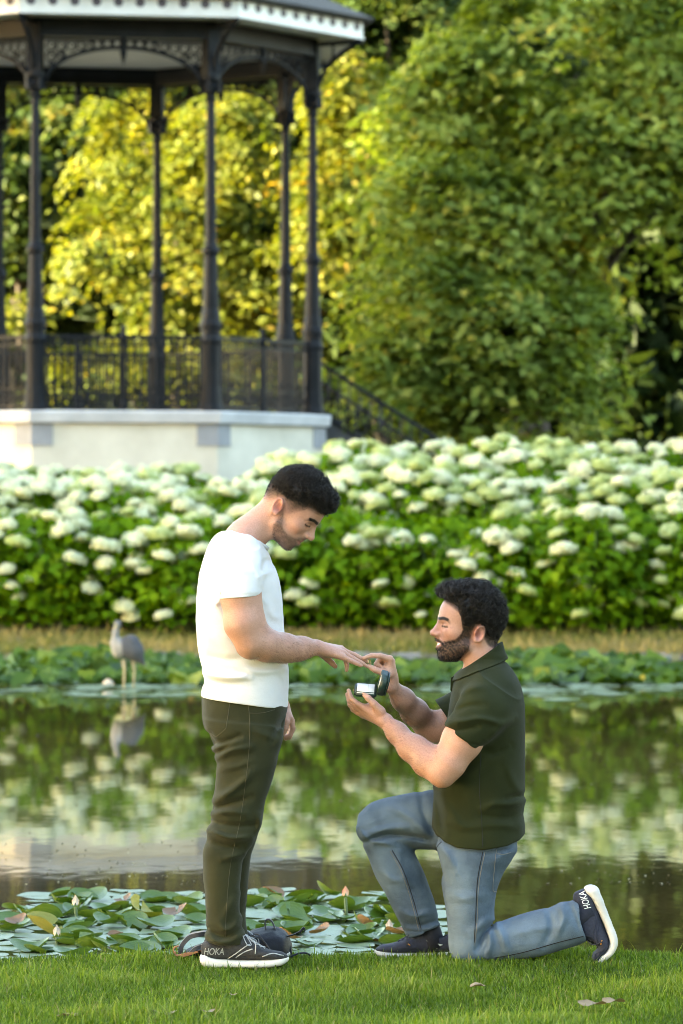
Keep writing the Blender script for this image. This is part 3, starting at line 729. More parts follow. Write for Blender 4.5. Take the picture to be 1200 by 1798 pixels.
# ------------------------------------------------------------------ far bank: stone edging, dry grass, marginal leaves
STONE = mottled('bank_stone', (0.17, 0.16, 0.14), (0.33, 0.31, 0.28), 5, 0.85, 0.5, 25, 0.02)
def build_bank():
    rng = np.random.default_rng(41)
    root = tag(empty('stone_edging', (0, 42.6, -0.1)), 'low stones along the far bank', kind='structure')
    mes = []
    for s in range(5):
        bm = bmesh.new(); bx(bm, 0, 0, 0, 0.34, 0.24, 0.26); bmesh.ops.bevel(bm, geom=list(bm.edges), offset=0.04, segments=2, affect='EDGES')
        for v in bm.verts: v.co += Vector(rng.normal(0, 0.014, 3))
        me = bpy.data.meshes.new('stone'); bm.to_mesh(me); bm.free(); me.materials.append(STONE); mes.append(me)
    x = -4.6
    while x < 4.6:
        w = rng.uniform(.7, 1.3); o = link('stone', mes[rng.integers(5)], root, (x, rng.uniform(-.05, .05), rng.uniform(-.02, .05)))
        o.scale = (w, 1, rng.uniform(.8, 1.1)); o.rotation_euler = (rng.uniform(-.1, .1), rng.uniform(-.08, .08), rng.uniform(-.15, .15)); x += 0.34 * w + 0.03
    # dry and green tufts on the bank strip
    DRY = leaf_mat('dry_grass', [(0.0, (0.08, 0.13, 0.02)), (0.45, (0.26, 0.24, 0.07)), (1.0, (0.50, 0.36, 0.16))], 0.25, 0.7)
    n = 16000; C = np.stack([rng.uniform(-5.2, 5.2, n), rng.uniform(42.75, 45.3, n), np.zeros(n)], 1); hgt = rng.uniform(0.04, 0.11, n) + 0.08 * (rng.random(n) < 0.06)
    C[:, 2] = ground_z(C[:, 0], C[:, 1]) + hgt * 0.4
    D = np.array([0, 0, 1.0]) + rng.normal(0, 0.45, (n, 3)); N = rng.normal(0, 1, (n, 3)) * np.array([1, 1, 0.1])
    tn = np.clip(0.6 + 0.3 * np.sin(C[:, 0] * 1.3 + 1) * np.sin(C[:, 1] * 2) + rng.normal(0, 0.18, n), 0, 1)
    tag(link('bank_grass', leaf_mesh('bank_grass', C, N, hgt, tn, DRY, rng, 0.22, D)), 'dry tan grass strip along the far bank', kind='stuff')
    # raised water-lily leaves crowding the far edge, one mass
    MARG = leaf_mat('leaf_marginal', [(0.0, (0.024, 0.062, 0.006)), (0.5, (0.095, 0.180, 0.014)), (0.85, (0.21, 0.30, 0.05)), (1.0, (0.36, 0.36, 0.06))], 0.25, 0.45)
    n = 3000; C = np.stack([rng.uniform(-5, 5, n), rng.uniform(39.3, 42.5, n), np.zeros(n)], 1)
    keep = (np.sin(C[:, 0] * 2.7 + 1.0) + np.sin(C[:, 0] * 1.1) + rng.normal(0, .6, n) > -0.9) | (C[:, 1] < 41); C = C[keep]; n = len(C); env = 0.55 + 0.45 * np.sin(C[:, 0] * 1.9 + 0.4) * np.sin(C[:, 0] * 0.7 + C[:, 1]); C[:, 2] = WATER_Z + 0.02 + rng.uniform(0, 1, n) * (0.05 + 0.20 * env) * np.clip((C[:, 1] - 39.0) / 1.5, 0.15, 1)
    N = np.array([0, -0.35, 0.8]) + rng.normal(0, 0.38, (n, 3))
    tag(link('water_plants', leaf_mesh('water_plants', C, N, rng.uniform(0.14, 0.32, n), np.clip(0.40 + 0.22 * np.sin(C[:, 0] * 3.1) * np.sin(C[:, 1] * 2.3 + C[:, 0]) + rng.normal(0, 0.22, n), 0, 1), MARG, rng, 0.9)), 'dense raised lily leaves along the far bank', kind='stuff')
build_bank()

# ------------------------------------------------------------------ water lilies
def pad_mesh(seed, cup, mat):
    rng = np.random.default_rng(seed); n = 22; V = [(0, 0, 0.004)]; F = []
    for ringi, r in enumerate((0.5, 0.86, 1.0)):
        for i in range(n):
            t = 0.16 + (2 * math.pi - 0.32) * i / (n - 1)
            rr = r * (1 + 0.05 * math.sin(2 * t + seed) + 0.02 * math.sin(7 * t + seed))
            z = cup * r ** 2.5 * (0.5 + 0.9 * math.cos(t - seed) ** 2) + 0.02 * r * math.sin(4 * t + seed * 2) + 0.004
            V.append((rr * math.cos(t), rr * math.sin(t), z))
    for i in range(n - 1):
        F.append((0, 1 + i, 2 + i, 2 + i))
        for k in range(2): a = 1 + k * n + i; F.append((a, a + n, a + n + 1, a + 1))
    me = fix_faces('lily_pad', np.array(V), np.array(F), [mat]); return me
def pad_mat(name, top, under, rough):
    t = NT(name); g = t.new('ShaderNodeNewGeometry')
    n = t.noise(14, 3); c = t.mix(n, tuple(x * 0.7 for x in top), tuple(x * 1.25 for x in top))
    ve = t.new('ShaderNodeTexWave'); ve.wave_type = 'RINGS'; ve.rings_direction = 'Z'; ve.inputs['Scale'].default_value = 3; ve.inputs['Distortion'].default_value = 6; t.l.new(t.coord(), ve.inputs['Vector'])
    t.set(Base_Color=t.mix(g.outputs['Backfacing'], c, (*under, 1)), Roughness=rough); t.b.inputs['Specular IOR Level'].default_value = 0.6
    t.bump(ve.outputs['Fac'], 0.10, 0.02)
    tr = t.new('ShaderNodeBsdfTranslucent'); t.l.new(t.mix(1.0, c, (1.2, 1.2, .5, 1), 'MULTIPLY'), tr.inputs['Color'])
    mx = t.new('ShaderNodeMixShader'); mx.inputs[0].default_value = 0.2; t.l.new(t.b.outputs[0], mx.inputs[1]); t.l.new(tr.outputs[0], mx.inputs[2]); t.l.new(mx.outputs[0], t.n['Material Output'].inputs['Surface'])
    return t.m
def build_lilies():
    rng = np.random.default_rng(51)
    mf = pad_mat('pad_pale', (0.22, 0.29, 0.17), (0.08, 0.12, 0.04), 0.38); mg = pad_mat('pad_green', (0.070, 0.135, 0.018), (0.12, 0.17, 0.02), 0.34)
    my = pad_mat('pad_yellow', (0.22, 0.22, 0.03), (0.25, 0.20, 0.04), 0.4); mb = pad_mat('pad_brown', (0.20, 0.11, 0.05), (0.22, 0.12, 0.06), 0.5)
    flat = [pad_mesh(s, 0.03, mf) for s in (1, 2, 3, 4)]; cup = [pad_mesh(s, 0.34, mg) for s in (5, 6, 7)]; fold = [pad_mesh(s, 0.5, mg) for s in (8, 9)]; yel = [pad_mesh(10, 0.5, my)]; brn = [pad_mesh(11, 0.4, mb)]
    def where(x, y):
        px = 600 + FPX * x / y
        return 'at the far left' if px < 120 else 'left of the standing man' if px < 350 else 'right behind the backpack' if px < 540 else 'between the two men' if px < 660 else 'by the front jeans leg'
    def put(me, x, y, z, r, tilt, lab, grp):
        if 'near raft' in lab and grp: lab = ('wide ' if r > 0.115 else 'small ' if r < 0.08 else '') + lab.replace('in the near raft', 'in the raft ' + where(x, y)).replace(' behind the shoes', '')
        o = link('lily_pad', me, None, (x, y, z)); o.scale = (r, r, r); o.rotation_euler = (rng.normal(0, tilt), rng.normal(0, tilt), rng.uniform(0, 6.28)); tag(o, lab, 'lily pad', grp); return o
    def xlim(y): return (-600 / FPX * y, 600 / FPX * y)
    # near raft: flat pads packed with little overlap, px 0..790
    placed = []
    for k in range(9000):
        if len(placed) >= 260: break
        y = rng.uniform(14.55, 18.0); px = rng.uniform(-30, 800); x = (px - 600) / FPX * y
        r = rng.uniform(0.07, 0.15)
        far = 17.9 - 0.25 * abs(math.sin(px * 0.013)) - (0.9 if px < 60 else 0) - max(0, (px - 690)) * 0.010
        if y > far: continue
        if all((x - a) ** 2 + ((y - b)) ** 2 > (0.74 * (r + c)) ** 2 for a, b, c in placed):
            placed.append((x, y, r)); put(flat[rng.integers(4)], x, y, WATER_Z + rng.uniform(0.003, 0.012), r, 0.03, 'flat pale lily pad floating in the near raft', 'flat lily pads of the near raft')
    # raised, cupped leaves among them
    for k in range(120):
        y = rng.uniform(15.1, 17.5); px = rng.choice([rng.uniform(20, 360), rng.uniform(420, 720)]); x = (px - 600) / FPX * y
        t = rng.random(); r = rng.uniform(0.055, 0.095)
        if t < 0.62: put(cup[rng.integers(3)], x, y, WATER_Z + rng.uniform(0.005, 0.025), r, 0.10, 'raised curled green lily leaf in the near raft', 'raised lily leaves of the near raft')
        elif t < 0.9: put(fold[rng.integers(2)], x, y, WATER_Z + rng.uniform(0.005, 0.03), r * 0.8, 0.17, 'upright folded green lily leaf in the near raft', 'folded lily leaves of the near raft')
        else: put(brn[0], x, y, WATER_Z + rng.uniform(0.02, 0.05), r * 0.6, 0.3, 'browned curling lily leaf in the near raft', 'browned lily leaves of the near raft')
    o = put(yel[0], (75 - 600) / FPX * 15.9, 15.9, WATER_Z + 0.04, 0.085, 0.1, 'yellowing lily leaf tilted up at the left of the near raft', None); o.rotation_euler = (0.5, 0.25, 1.0)
    o = put(yel[0], (250 - 600) / FPX * 16.5, 16.5, WATER_Z + 0.04, 0.08, 0.1, 'yellow green curled lily leaf left of the olive trousers', None); o.rotation_euler = (0.45, -0.3, 2.0)
    # pink and white buds
    BUD = leaf_mat('lily_petal', [(0.0, (0.80, 0.42, 0.30)), (0.5, (0.85, 0.72, 0.55)), (1.0, (0.85, 0.83, 0.74))], 0.25, 0.5)
    def bud(px, Y, h, tint, lab):
        r2 = np.random.default_rng(int(px)); x = (px - 600) / FPX * Y; root = empty('water_lily', (x, Y, WATER_Z), lab, 'water lily')
        n = 12; ph = np.linspace(0, 6.283 * 2, n + 1)[:-1]; D = np.stack([0.35 * np.cos(ph), 0.35 * np.sin(ph), np.ones(n)], 1); C = np.stack([0.010 * np.cos(ph), 0.010 * np.sin(ph), np.full(n, h - 0.02)], 1)
        link('petals', leaf_mesh('petals', C, np.stack([np.cos(ph), np.sin(ph), 0.2 + 0 * ph], 1), 0.048, np.clip(r2.normal(tint, .12, n), 0, 1), BUD, r2, 0.42, D), root)
        V, F = tube_np([(0.01, 0.01, -0.1), (0, 0, h - 0.05)], 0.007, 5); link('stalk', fix_faces('stalk', V, F, [STEM]), root)
    bud(133, 16.4, 0.13, 0.9, 'white water lily bud near the left of the near raft'); bud(100, 15.6, 0.09, 0.85, 'low white lily bud beside the yellowing leaf')
    bud(607, 16.6, 0.15, 0.15, 'pink orange lily bud standing between the two men'); bud(684, 15.9, 0.08, 0.75, 'cream half open lily by the front jeans leg')
    # far flat pads before the far bank: pale strips on the water, one mass
    far_pads = []
    for k in range(330):
        y = rng.uniform(35.2, 40.5); px = rng.uniform(-20, 1220)
        band = 37.6 + 1.3 * math.sin(px * 0.009 + 2) + 0.5 * math.sin(px * 0.03)
        if px < 560: band = 36.6 + 0.6 * math.sin(px * 0.02)
        if y < band: continue
        x = (px - 600) / FPX * y; far_pads.append((x, y, rng.uniform(0.12, 0.20), rng.uniform(0, 6.28)))
    V, F = [], []
    for (x, y, r, a) in far_pads:
        b = len(V); V.append((x, y, WATER_Z + 0.008))
        for i in range(12): t = a + 0.2 + 5.9 * i / 11; V.append((x + r * math.cos(t), y + r * math.sin(t), WATER_Z + 0.006 + 0.012 * rng.random()))
        F += [(b, b + 1 + i, b + 2 + i, b + 2 + i) for i in range(11)]
    tag(link('floating_lily_pads', fix_faces('floating_lily_pads', np.array(V), np.array(F), [mf])), 'pale flat lily pads floating below the far bank', kind='stuff')
    for px, Y, c in ((190, 38.6, 1), (588, 40.2, 0), (397, 39.5, 1), (560, 39.7, 0), (1130, 39.6, 0)):
        x = (px - 600) / FPX * Y; root = empty('water_lily', (x, Y, WATER_Z), ('white' if c else 'yellow') + ' lily flower on the far pads ' + {190: 'left of the heron legs', 588: 'behind the ring box', 397: 'behind the standing man', 560: 'under the stretched forearm', 1130: 'at the right edge'}[px], 'water lily')
        r2 = np.random.default_rng(px); n = 16; ph = np.linspace(0, 6.283 * 2, n + 1)[:-1]; D = np.stack([np.cos(ph), np.sin(ph), np.ones(n)], 1); C = np.stack([0.04 * np.cos(ph), 0.04 * np.sin(ph), np.full(n, 0.06)], 1)
        m_ = BUD if c else leaf_mat('lily_yellow', [(0, (0.65, 0.40, 0.04)), (1, (0.75, 0.55, 0.06))], 0.2)
        link('petals', leaf_mesh('petals', C, np.stack([np.cos(ph), np.sin(ph), 0.5 + 0 * ph], 1), 0.085, np.full(n, 0.9), m_, r2, 0.5, D), root)
    # small floating bits
    n = 1500; y = 18.2 + 19 * rng.random(n) ** 1.6; px = rng.uniform(-20, 1220, n); x = (px - 600) / FPX * y
    C = np.stack([x, y, np.full(n, WATER_Z + 0.003)], 1); keep = (np.sin(x * 2.1 + 1) * np.sin(y * 0.9) + rng.normal(0, .5, n)) > 0.1; C = C[keep]; n = len(C)
    BIT = leaf_mat('floating_bits', [(0.0, (0.22, 0.20, 0.12)), (1.0, (0.40, 0.38, 0.25))], 0.0, 0.9)
    tag(link('floating_debris', leaf_mesh('floating_debris', C, np.array([0, 0, 1.0]) + rng.normal(0, .02, (n, 3)), rng.uniform(0.006, 0.022, n), rng.random(n), BIT, rng, 0.8)), 'petals and specks floating on the pond', kind='stuff')
build_lilies()

# ------------------------------------------------------------------ near lawn
def build_grass():
    rng = np.random.default_rng(61); n = 150000
    G = leaf_mat('lawn_blade', [(0.0, (0.050, 0.095, 0.008)), (0.5, (0.165, 0.265, 0.026)), (0.85, (0.30, 0.38, 0.06)), (1.0, (0.36, 0.31, 0.14))], 0.35, 0.5, (1.15, 1.15, .4))
    y = rng.uniform(11.6, 13.99, n); x = rng.uniform(-1.02, 1.02, n) * (600 / FPX * 1.12 * y)
    patch = np.sin(x * 3.1 + y * 1.3) * np.sin(y * 4.7 - x * 2.2) + 0.5 * np.sin(x * 9 + 2) * np.sin(y * 11)
    h = (0.014 + 0.014 * rng.random(n) + 0.005 * patch) * (1 + 0.35 * np.clip(patch, 0, 1)) * (1 + 1.0 * (rng.random(n) < 0.04)) * np.where(y > 13.9, 1.15, 1.0)
    b = np.stack([x, y, ground_z(x, y) - 0.004], 1); a = rng.uniform(0, 6.283, n); w = rng.uniform(0.0013, 0.0026, n)
    sd = np.stack([np.cos(a), np.sin(a), 0 * a], 1) * w[:, None]; ln = np.stack([-np.sin(a), np.cos(a), 0 * a], 1) * (h * rng.uniform(0.1, 0.8, n))[:, None]
    up = np.array([0, 0, 1.0])
    V = np.stack([b - sd, b + sd, b + ln * .35 + up * (h * .6)[:, None] + sd * .8, b + ln * .35 + up * (h * .6)[:, None] - sd * .8, b + ln + up * h[:, None]], 1).reshape(-1, 3)
    i = np.arange(n)[:, None] * 5; F = np.vstack([i + np.array([[0, 1, 2]]), i + np.array([[0, 2, 3]]), i + np.array([[3, 2, 4]])])
    me = mesh_np('lawn_grass', V, F, False, [G]); t = np.clip(0.46 + 0.22 * patch + rng.normal(0, 0.22, n), 0, 0.9); t[rng.random(n) < 0.035] = 1.0
    vattr(me, 'tint', np.repeat(t, 5)); tag(link('lawn_grass', me), 'short green lawn under the two men', kind='stuff')
    DL = leaf_mat('dry_leaf', [(0, (0.22, 0.15, 0.08)), (1, (0.42, 0.32, 0.20))], 0.1, 0.8)
    for px, py, L, lab in ((290, 1783, .085, 'large dry leaf lying in the grass below the standing man'), (118, 1788, .075, 'dry leaf in the grass at the lower left'), (840, 1735, .06, 'small dry leaf in the grass below the kneeling knee'), (1040, 1768, .10, 'broad dry leaf in the grass at the lower right'),
                           (1078, 1762, .08, 'curled dry leaf beside the broad one at lower right'), (410, 1750, .035, 'tiny pale petal in the grass near the shoe'), (365, 1780, .05, 'pale shrivelled leaf in the lower middle of the lawn')):
        Y = CAM_H * FPX / (py - 899) * 0.985; x = (px - 600) / FPX * Y; rr = np.random.default_rng(px)
        n = 9; L *= 0.75; V = [(0, 0, 0)]; 
        for i in range(10): t = i / 10 * 6.283; V.append((L * .62 * math.cos(t) * (1 + .2 * math.sin(3 * t)), L * .5 * math.sin(t), L * (.12 * math.sin(2 * t + px) + rr.uniform(0, .12))))
        F = [(0, 1 + i, 1 + (i + 1) % 10, 1 + (i + 1) % 10) for i in range(10)]
        me = fix_faces('fallen_leaf', np.array(V), np.array(F), [DL]); vattr(me, 'tint', rr.random(len(V)))
        tag(link('fallen_leaf', me, None, (x, Y, 0.032)), lab, 'leaf')
build_grass()
# ================================================================== THE TWO MEN
HS = 1.08     # head scale
def head_frame(px, py, facing, pitch, yaw, dy=0.0):
    ph, ps = math.radians(pitch), math.radians(yaw)
    h = np.array([facing * math.cos(ps), -math.sin(ps), 0.0]); z = np.array([0, 0, 1.0])
    f = math.cos(ph) * h - math.sin(ph) * z; u = math.sin(ph) * h + math.cos(ph) * z; l = np.cross(u, f)
    return np.array(P(px, py, dy)), np.stack([f, l, u], 1).astype(np.float32)
def to_head(Pt, fr): return ((Pt - fr[0].astype(np.float32)) @ fr[1]) / HS
def from_head(L, fr): return fr[0] + (np.asarray(L) * HS) @ fr[1].T
def skull():
    f = Field()
    f.ell((-.004, 0, .052), (.096, .077, .094)); f.ell((.050, 0, .058), (.060, .064, .066), k=.03); f.ell((.048, 0, -.015), (.048, .056, .070), k=.03)
    return f
def head_field(smile):
    f = skull()
    for s in (-1, 1):
        f.rc((.012, s * .050, -.043), (.070, s * .022, -.080), .021, .017, .022)
        f.ell((.062, s * .040, -.006 + .004 * smile), (.027, .024, .021 + .003 * smile), k=.018)
        f.rc((.1005, s * .010, .0375), (.082, s * .045, .032), .0095, .008, .012)
    f.ell((.078, 0, -.083), (.0165, .021, .0165), k=.015); f.ell((.04, 0, -.058), (.046, .046, .036), k=.02)
    f.ell((.082, 0, -.043), (.022, .030, .028), k=.015)
    for s in (-1, 1): f.ell((.104, s * .035, .0165), (.015, .018, .0110), k=.012, op='s')
    for s in (-1, 1): f.ell((.0825, s * .033, .0155), (.0135, .0155, .0112), k=.004)
    f.rc((.090, 0, .022), (.099, 0, -.020), .010, .013, .010); f.rc((.1015, 0, .029), (.1190, 0, -.010), .0075, .0098, .010); f.ell((.1215, 0, -.0135), (.0112, .0115, .0105), k=.006)
    for s in (-1, 1): f.ell((.1065, s * .0125, -.0165), (.0115, .0072, .0090), k=.006)
    f.rc((.104, 0, -.022), (.098, 0, -.038), .008, .006, .010)
    dz = .003 * smile
    for s in (-1, 1):
        f.rc((.1015, 0, -.0420 + dz), (.089, s * (.023 + .004 * smile), -.0465 + 2.2 * dz), .0056, .0042, .004)
        f.rc((.0990, 0, -.0560 - dz), (.089, s * (.021 + .004 * smile), -.0490 + 1.5 * dz), .0066, .0042, .004)
        f.rc((.109, 0, -.0485), (.094, s * (.025 + .003 * smile), -.0475 + 2 * dz), .0022 + .0034 * smile, .0015, .004, op='s')
        f.ell((.1125, s * .0070, -.0245), (.005, .0032, .0032), k=.003, op='s')
    if smile:
        for s in (-1, 1): f.rc((.101, s * .021, -.019), (.083, s * .037, -.043), .0022, .0028, .007, op='s'); f.rc((.086, s * .050, .012), (.074, s * .056, .006), .0014, .0014, .005, op='s')
    for s in (-1, 1): f.rc((.098, s * .020, .0225), (.080, s * .047, .0215), .0015, .0015, .004, op='s')
    for s in (-1, 1):
        a = math.radians(14); R = np.array([[math.cos(a), 0, -math.sin(a)], [0, 1, 0], [math.sin(a), 0, math.cos(a)]])
        R2 = np.array([[math.cos(s * .30), -math.sin(s * .30), 0], [math.sin(s * .30), math.cos(s * .30), 0], [0, 0, 1]]) @ R
        c = np.array((-.020, s * .0755, .006))
        f.ell(c, (.0175, .0058, .0285), R2, k=.007)
        pts = [c + R2 @ np.array((.0165 * math.cos(t), s * .0045, .0275 * math.sin(t))) for t in np.linspace(-1.9, 2.9, 13)] if True else None
        pts = [c + R2 @ np.array((-.0150 * math.cos(t), s * .0060, .0262 * math.sin(t))) for t in np.linspace(-1.2, 2.7, 12)]
        f.chain(pts, [.0042] * 12, .003, .002)
        f.ell(c + R2 @ np.array((.002, s * .0080, -.001)), (.0105, .0078, .0170), R2, k=.003, op='s')
        f.ell(c + R2 @ np.array((.004, s * .003, -.025)), (.0075, .0050, .0085), R2, k=.006)
        f.ell(c + R2 @ np.array((.0145, s * .003, -.001)), (.0045, .0042, .0075), R2, k=.004)
    return f
def poly2(x, z, pl):
    return seg_dist(np.stack([x, z], 1), [np.array(p) for p in pl])
def skin_colours(V, fr, hairline, fade, cheek, beard_amt, smile, arms, fade_up=0.0):
    n = len(V); base = np.array([0.50, 0.275, 0.205])
    nz = wav(V, 60, 5) * 0.5 + wav(V, 180, 6) * 0.5; lo = wav(V, 14, 8)
    C = base[None] * (1 + 0.08 * nz[:, None] + 0.085 * lo[:, None] * np.array([0.4, 1, 1.1])[None])
    def blend(m, col): 
        nonlocal C; m = np.clip(m, 0, 1)[:, None]; C = C * (1 - m) + np.array(col)[None] * m
    L = to_head(V.astype(np.float32), fr); x, y, z = L[:, 0], np.abs(L[:, 1]), L[:, 2]; hd = (np.linalg.norm(L - np.array((0, 0, .02)), axis=1) < .19)
    g = lambda cx, cy, cz, r: np.exp(-(((x - cx) ** 2 + (y - cy) ** 2 + (z - cz) ** 2) / r ** 2)) * hd
    blend(0.38 * g(.118, 0, -.012, .016) + 0.28 * g(.07, .045, -.008, .028), (0.52, 0.20, 0.14))
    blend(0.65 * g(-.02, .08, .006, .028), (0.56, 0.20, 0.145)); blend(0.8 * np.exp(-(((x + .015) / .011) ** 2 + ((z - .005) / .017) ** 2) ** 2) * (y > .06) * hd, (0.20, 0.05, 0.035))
    # beard and stubble
    zc = np.interp(x, cheek[0], cheek[1]) + .004 * wav(V, 90, 9)
    bm = sstep(zc - z, -.004, .009) * sstep(x, -.004 + np.clip(-(z + .05), 0, .1) * .55, .012 + np.clip(-(z + .05), 0, .1) * .55) * sstep(z, -.118, -.100) * hd * (y < .075)
    lip = np.exp(-(((x - .099) / .016) ** 2 + (y / (.021 + .004 * smile)) ** 2 + ((z + .049) / .0085) ** 2) ** 2) * hd
    under = np.exp(-(((x - .098) / .02) ** 2 + (y / .010) ** 2 + ((z + .064) / .0045) ** 2)) * hd
    bm = bm * (1 - lip) * (1 - .4 * under)
    grain = np.clip(0.86 + 0.22 * wav(V, 700, 10), 0, 1)
    blend(bm * beard_amt * grain, (0.022, 0.015, 0.011))
    blend(0.75 * lip * (x > .085), (0.42, 0.15, 0.13))
    if smile:
        teeth = np.exp(-(((x - .098) / .016) ** 2 + (y / .019) ** 2 + ((z + .0465) / .0052) ** 2) ** 3) * hd; blend(teeth, (0.78, 0.74, 0.68))
    else:
        mouth = np.exp(-((z + .0485) / .0018) ** 2) * (y < .025) * (x > .085) * hd; blend(.75 * mouth, (0.10, 0.03, 0.025))
    # brows, lashes
    bd = poly2(x, z, [(.111, .0370), (.100, .0405), (.087, .0370), (.073, .0255)]); blend(np.exp(-(bd / .0052) ** 4) * sstep(y, .005, .010) * (1 - sstep(y, .054, .060)) * (x > .06) * hd * .93, (0.020, 0.013, 0.010))
    ld = poly2(x, z, [(.096, .0135), (.089, .0122), (.078, .0150)]); blend(np.exp(-(ld / .0033) ** 2) * (y > .016) * (y < .052) * hd * .95, (0.018, 0.010, 0.008))
    blend(.35 * np.exp(-(poly2(x, z, [(.096, .022), (.086, .024), (.076, .019)]) / .003) ** 2) * (y > .018) * (y < .05) * hd, (0.30, 0.14, 0.10))
    blend(.85 * g(.1125, .0072, -.0245, .0048), (0.10, 0.03, 0.025))
    if smile: blend(.40 * np.exp(-(poly2(x, z, [(.101, -.019), (.092, -.030), (.083, -.042)]) / .0022) ** 2) * (y > .014) * (y < .05) * hd, (0.24, 0.09, 0.07)); blend(.35 * np.exp(-(poly2(x, z, [(.076, .012), (.066, .016)]) / .0016) ** 2) * (y > .03) * hd, (0.24, 0.10, 0.08)); blend(.30 * np.exp(-(poly2(x, z, [(.095, .006), (.086, .003), (.076, .006)]) / .0018) ** 2) * (y > .015) * (y < .05) * hd, (0.26, 0.11, 0.09))
    # cropped hair on the scalp below the thick hair
    zh = np.interp(x, hairline[0], hairline[1]); zf = np.interp(x, fade[0], fade[1]); ear = np.exp(-(((x + .02) / .022) ** 2 + ((z - .006) / .034) ** 2) ** 3)
    fm = sstep((z - zf) / np.maximum(zh + fade_up - zf, .004), 0.0, 1.0) * hd * (1 - ear * (y > .068)); blend(fm ** .5 * np.clip(grain + .1, 0, 1) * .95, (0.020, 0.015, 0.012))
    # arm hair tone, redder knuckles and elbows
    for (a, b, r, amt) in arms:
        a = np.array(a); b = np.array(b); ba = b - a; q = V - a; h = (q @ ba) / (ba @ ba); d = np.linalg.norm(q - np.clip(h, 0, 1)[:, None] * ba, axis=1)
        m = (d < r) * sstep(h, -0.05, .2) * (1 - sstep(h, .8, 1.08)); st = np.clip(.5 + .5 * np.sin(V @ np.array((310, 90, 420.)) + 3 * wav(V, 120, 12)) * wav(V, 200, 13), 0, 1)
        blend(m * amt * (0.35 + .65 * st), (0.16, 0.085, 0.055))
    return np.clip(C, 0.004, 0.95)
def skin_mat():
    t = NT('skin'); c = t.attr('col', 'Color'); n = t.noise(220, 3)
    t.set(Base_Color=t.mix(1.0, c, t.ramp(n, [(0.3, (0.87, 0.82, 0.81)), (0.7, (1.06, 1.07, 1.07))]), 'MULTIPLY'), Roughness=0.50)
    t.b.inputs['Subsurface Weight'].default_value = 0.12; t.b.inputs['Subsurface Radius'].default_value = (0.012, 0.005, 0.003); t.b.inputs['Subsurface Scale'].default_value = 0.5
    t.b.inputs['Specular IOR Level'].default_value = 0.38
    t.bump(t.noise(420, 3), 0.12, 0.002); return t.m
SKIN = skin_mat()
HAIR = mottled('black_hair', (0.004, 0.003, 0.0022), (0.011, 0.0075, 0.005), 60, 0.45, 0.3, 300, 0.003, spec=0.3)
ARMHAIR = mottled('arm_hair', (0.15, 0.085, 0.055), (0.22, 0.13, 0.085), 60, 0.6, 0)
def cloth_mat(name, c1, c2, weave=900, rough=0.85, sheen=0.3, bump=0.25, lo=7.0, hi=(0.3, 0.7), crease=2.0, fade=False):
    t = NT(name); f = t.noise(lo, 4, .6); c = t.ramp(f, [(hi[0], c1), (hi[1], c2)])
    if fade: c = t.mix(t.math('MULTIPLY', t.attr('fade'), .62), t.mix(.35, c, c1), c2)
    fine = t.noise(weave, 2, .6); c = t.mix(0.22, c, t.ramp(fine, [(0.3, tuple(x * .55 for x in c1)), (0.7, tuple(min(1, x * 1.5) for x in c2))]))
    t.set(Base_Color=c, Roughness=rough); t.b.inputs['Sheen Weight'].default_value = sheen; t.b.inputs['Specular IOR Level'].default_value = 0.2
    t.bump(t.math('ADD', fine, t.math('ADD', t.math('MULTIPLY', t.noise(38, 4), 1.2), t.math('MULTIPLY', t.noise(13, 3, .5, stretch=(1, 1, 1.6)), crease))), bump, 0.004); return t.m
TEE = cloth_mat('white_jersey', (0.66, 0.665, 0.69), (0.71, 0.715, 0.735), 1100, .9, .1, .3, crease=7.0)
POLO = cloth_mat('dark_green_pique', (0.0110, 0.0150, 0.0034), (0.0190, 0.0245, 0.0062), 1000, .9, .04, .25)
OLIVE = cloth_mat('olive_twill', (0.0175, 0.0195, 0.0062), (0.0310, 0.0325, 0.0115), 900, .8, .08, .3, 7.0, (.3, .7), 5.0)
DENIM = cloth_mat('washed_denim', (0.012, 0.025, 0.046), (0.175, 0.245, 0.315), 700, .85, .04, .45, 4.5, (0.34, 0.72), 6.0, fade=True)
THREAD = mottled('seam_thread', (0.13, 0.13, 0.12), (0.18, 0.17, 0.15), 50, .8, 0)
THREAD_O = mottled('olive_thread', (0.045, 0.041, 0.022), (0.06, 0.055, 0.03), 50, .8, 0)
THREAD_D = mottled('dark_seam', (0.006, 0.007, 0.009), (0.012, 0.014, 0.018), 50, .9, 0)

def AMP(l, k): return [(pl, a * k * 1.5, w * .8) for pl, a, w in l]
def bvh_of(V, F): return BVHTree.FromPolygons([tuple(map(float, v)) for v in V], [tuple(map(int, f)) for f in F])
def cam_hit(bv, px, py, off=0.0):
    o = Vector((0, 0, CAM_H)); d = (PXW(px, py, D0) - o).normalized(); h = bv.ray_cast(o + d * 12.0, d)
    if h[0] is None: return None
    return np.array(h[0] - d * off)
def seam(name, bv, pl, mat, root, r=0.0014, off=0.0004, dash=None, flat=1.0):
    pts = catmull([np.array(p, float) for p in pl], 10); hit = [cam_hit(bv, p[0], p[1], off) for p in pts]; hit = [h for h in hit if h is not None]
    if len(hit) < 3: return
    lines = [hit]
    V, F = merge_np([tube_np(l, r, 5) for l in lines]); return link(name, shift(fix_faces(name, V, F, [mat]), root), root)

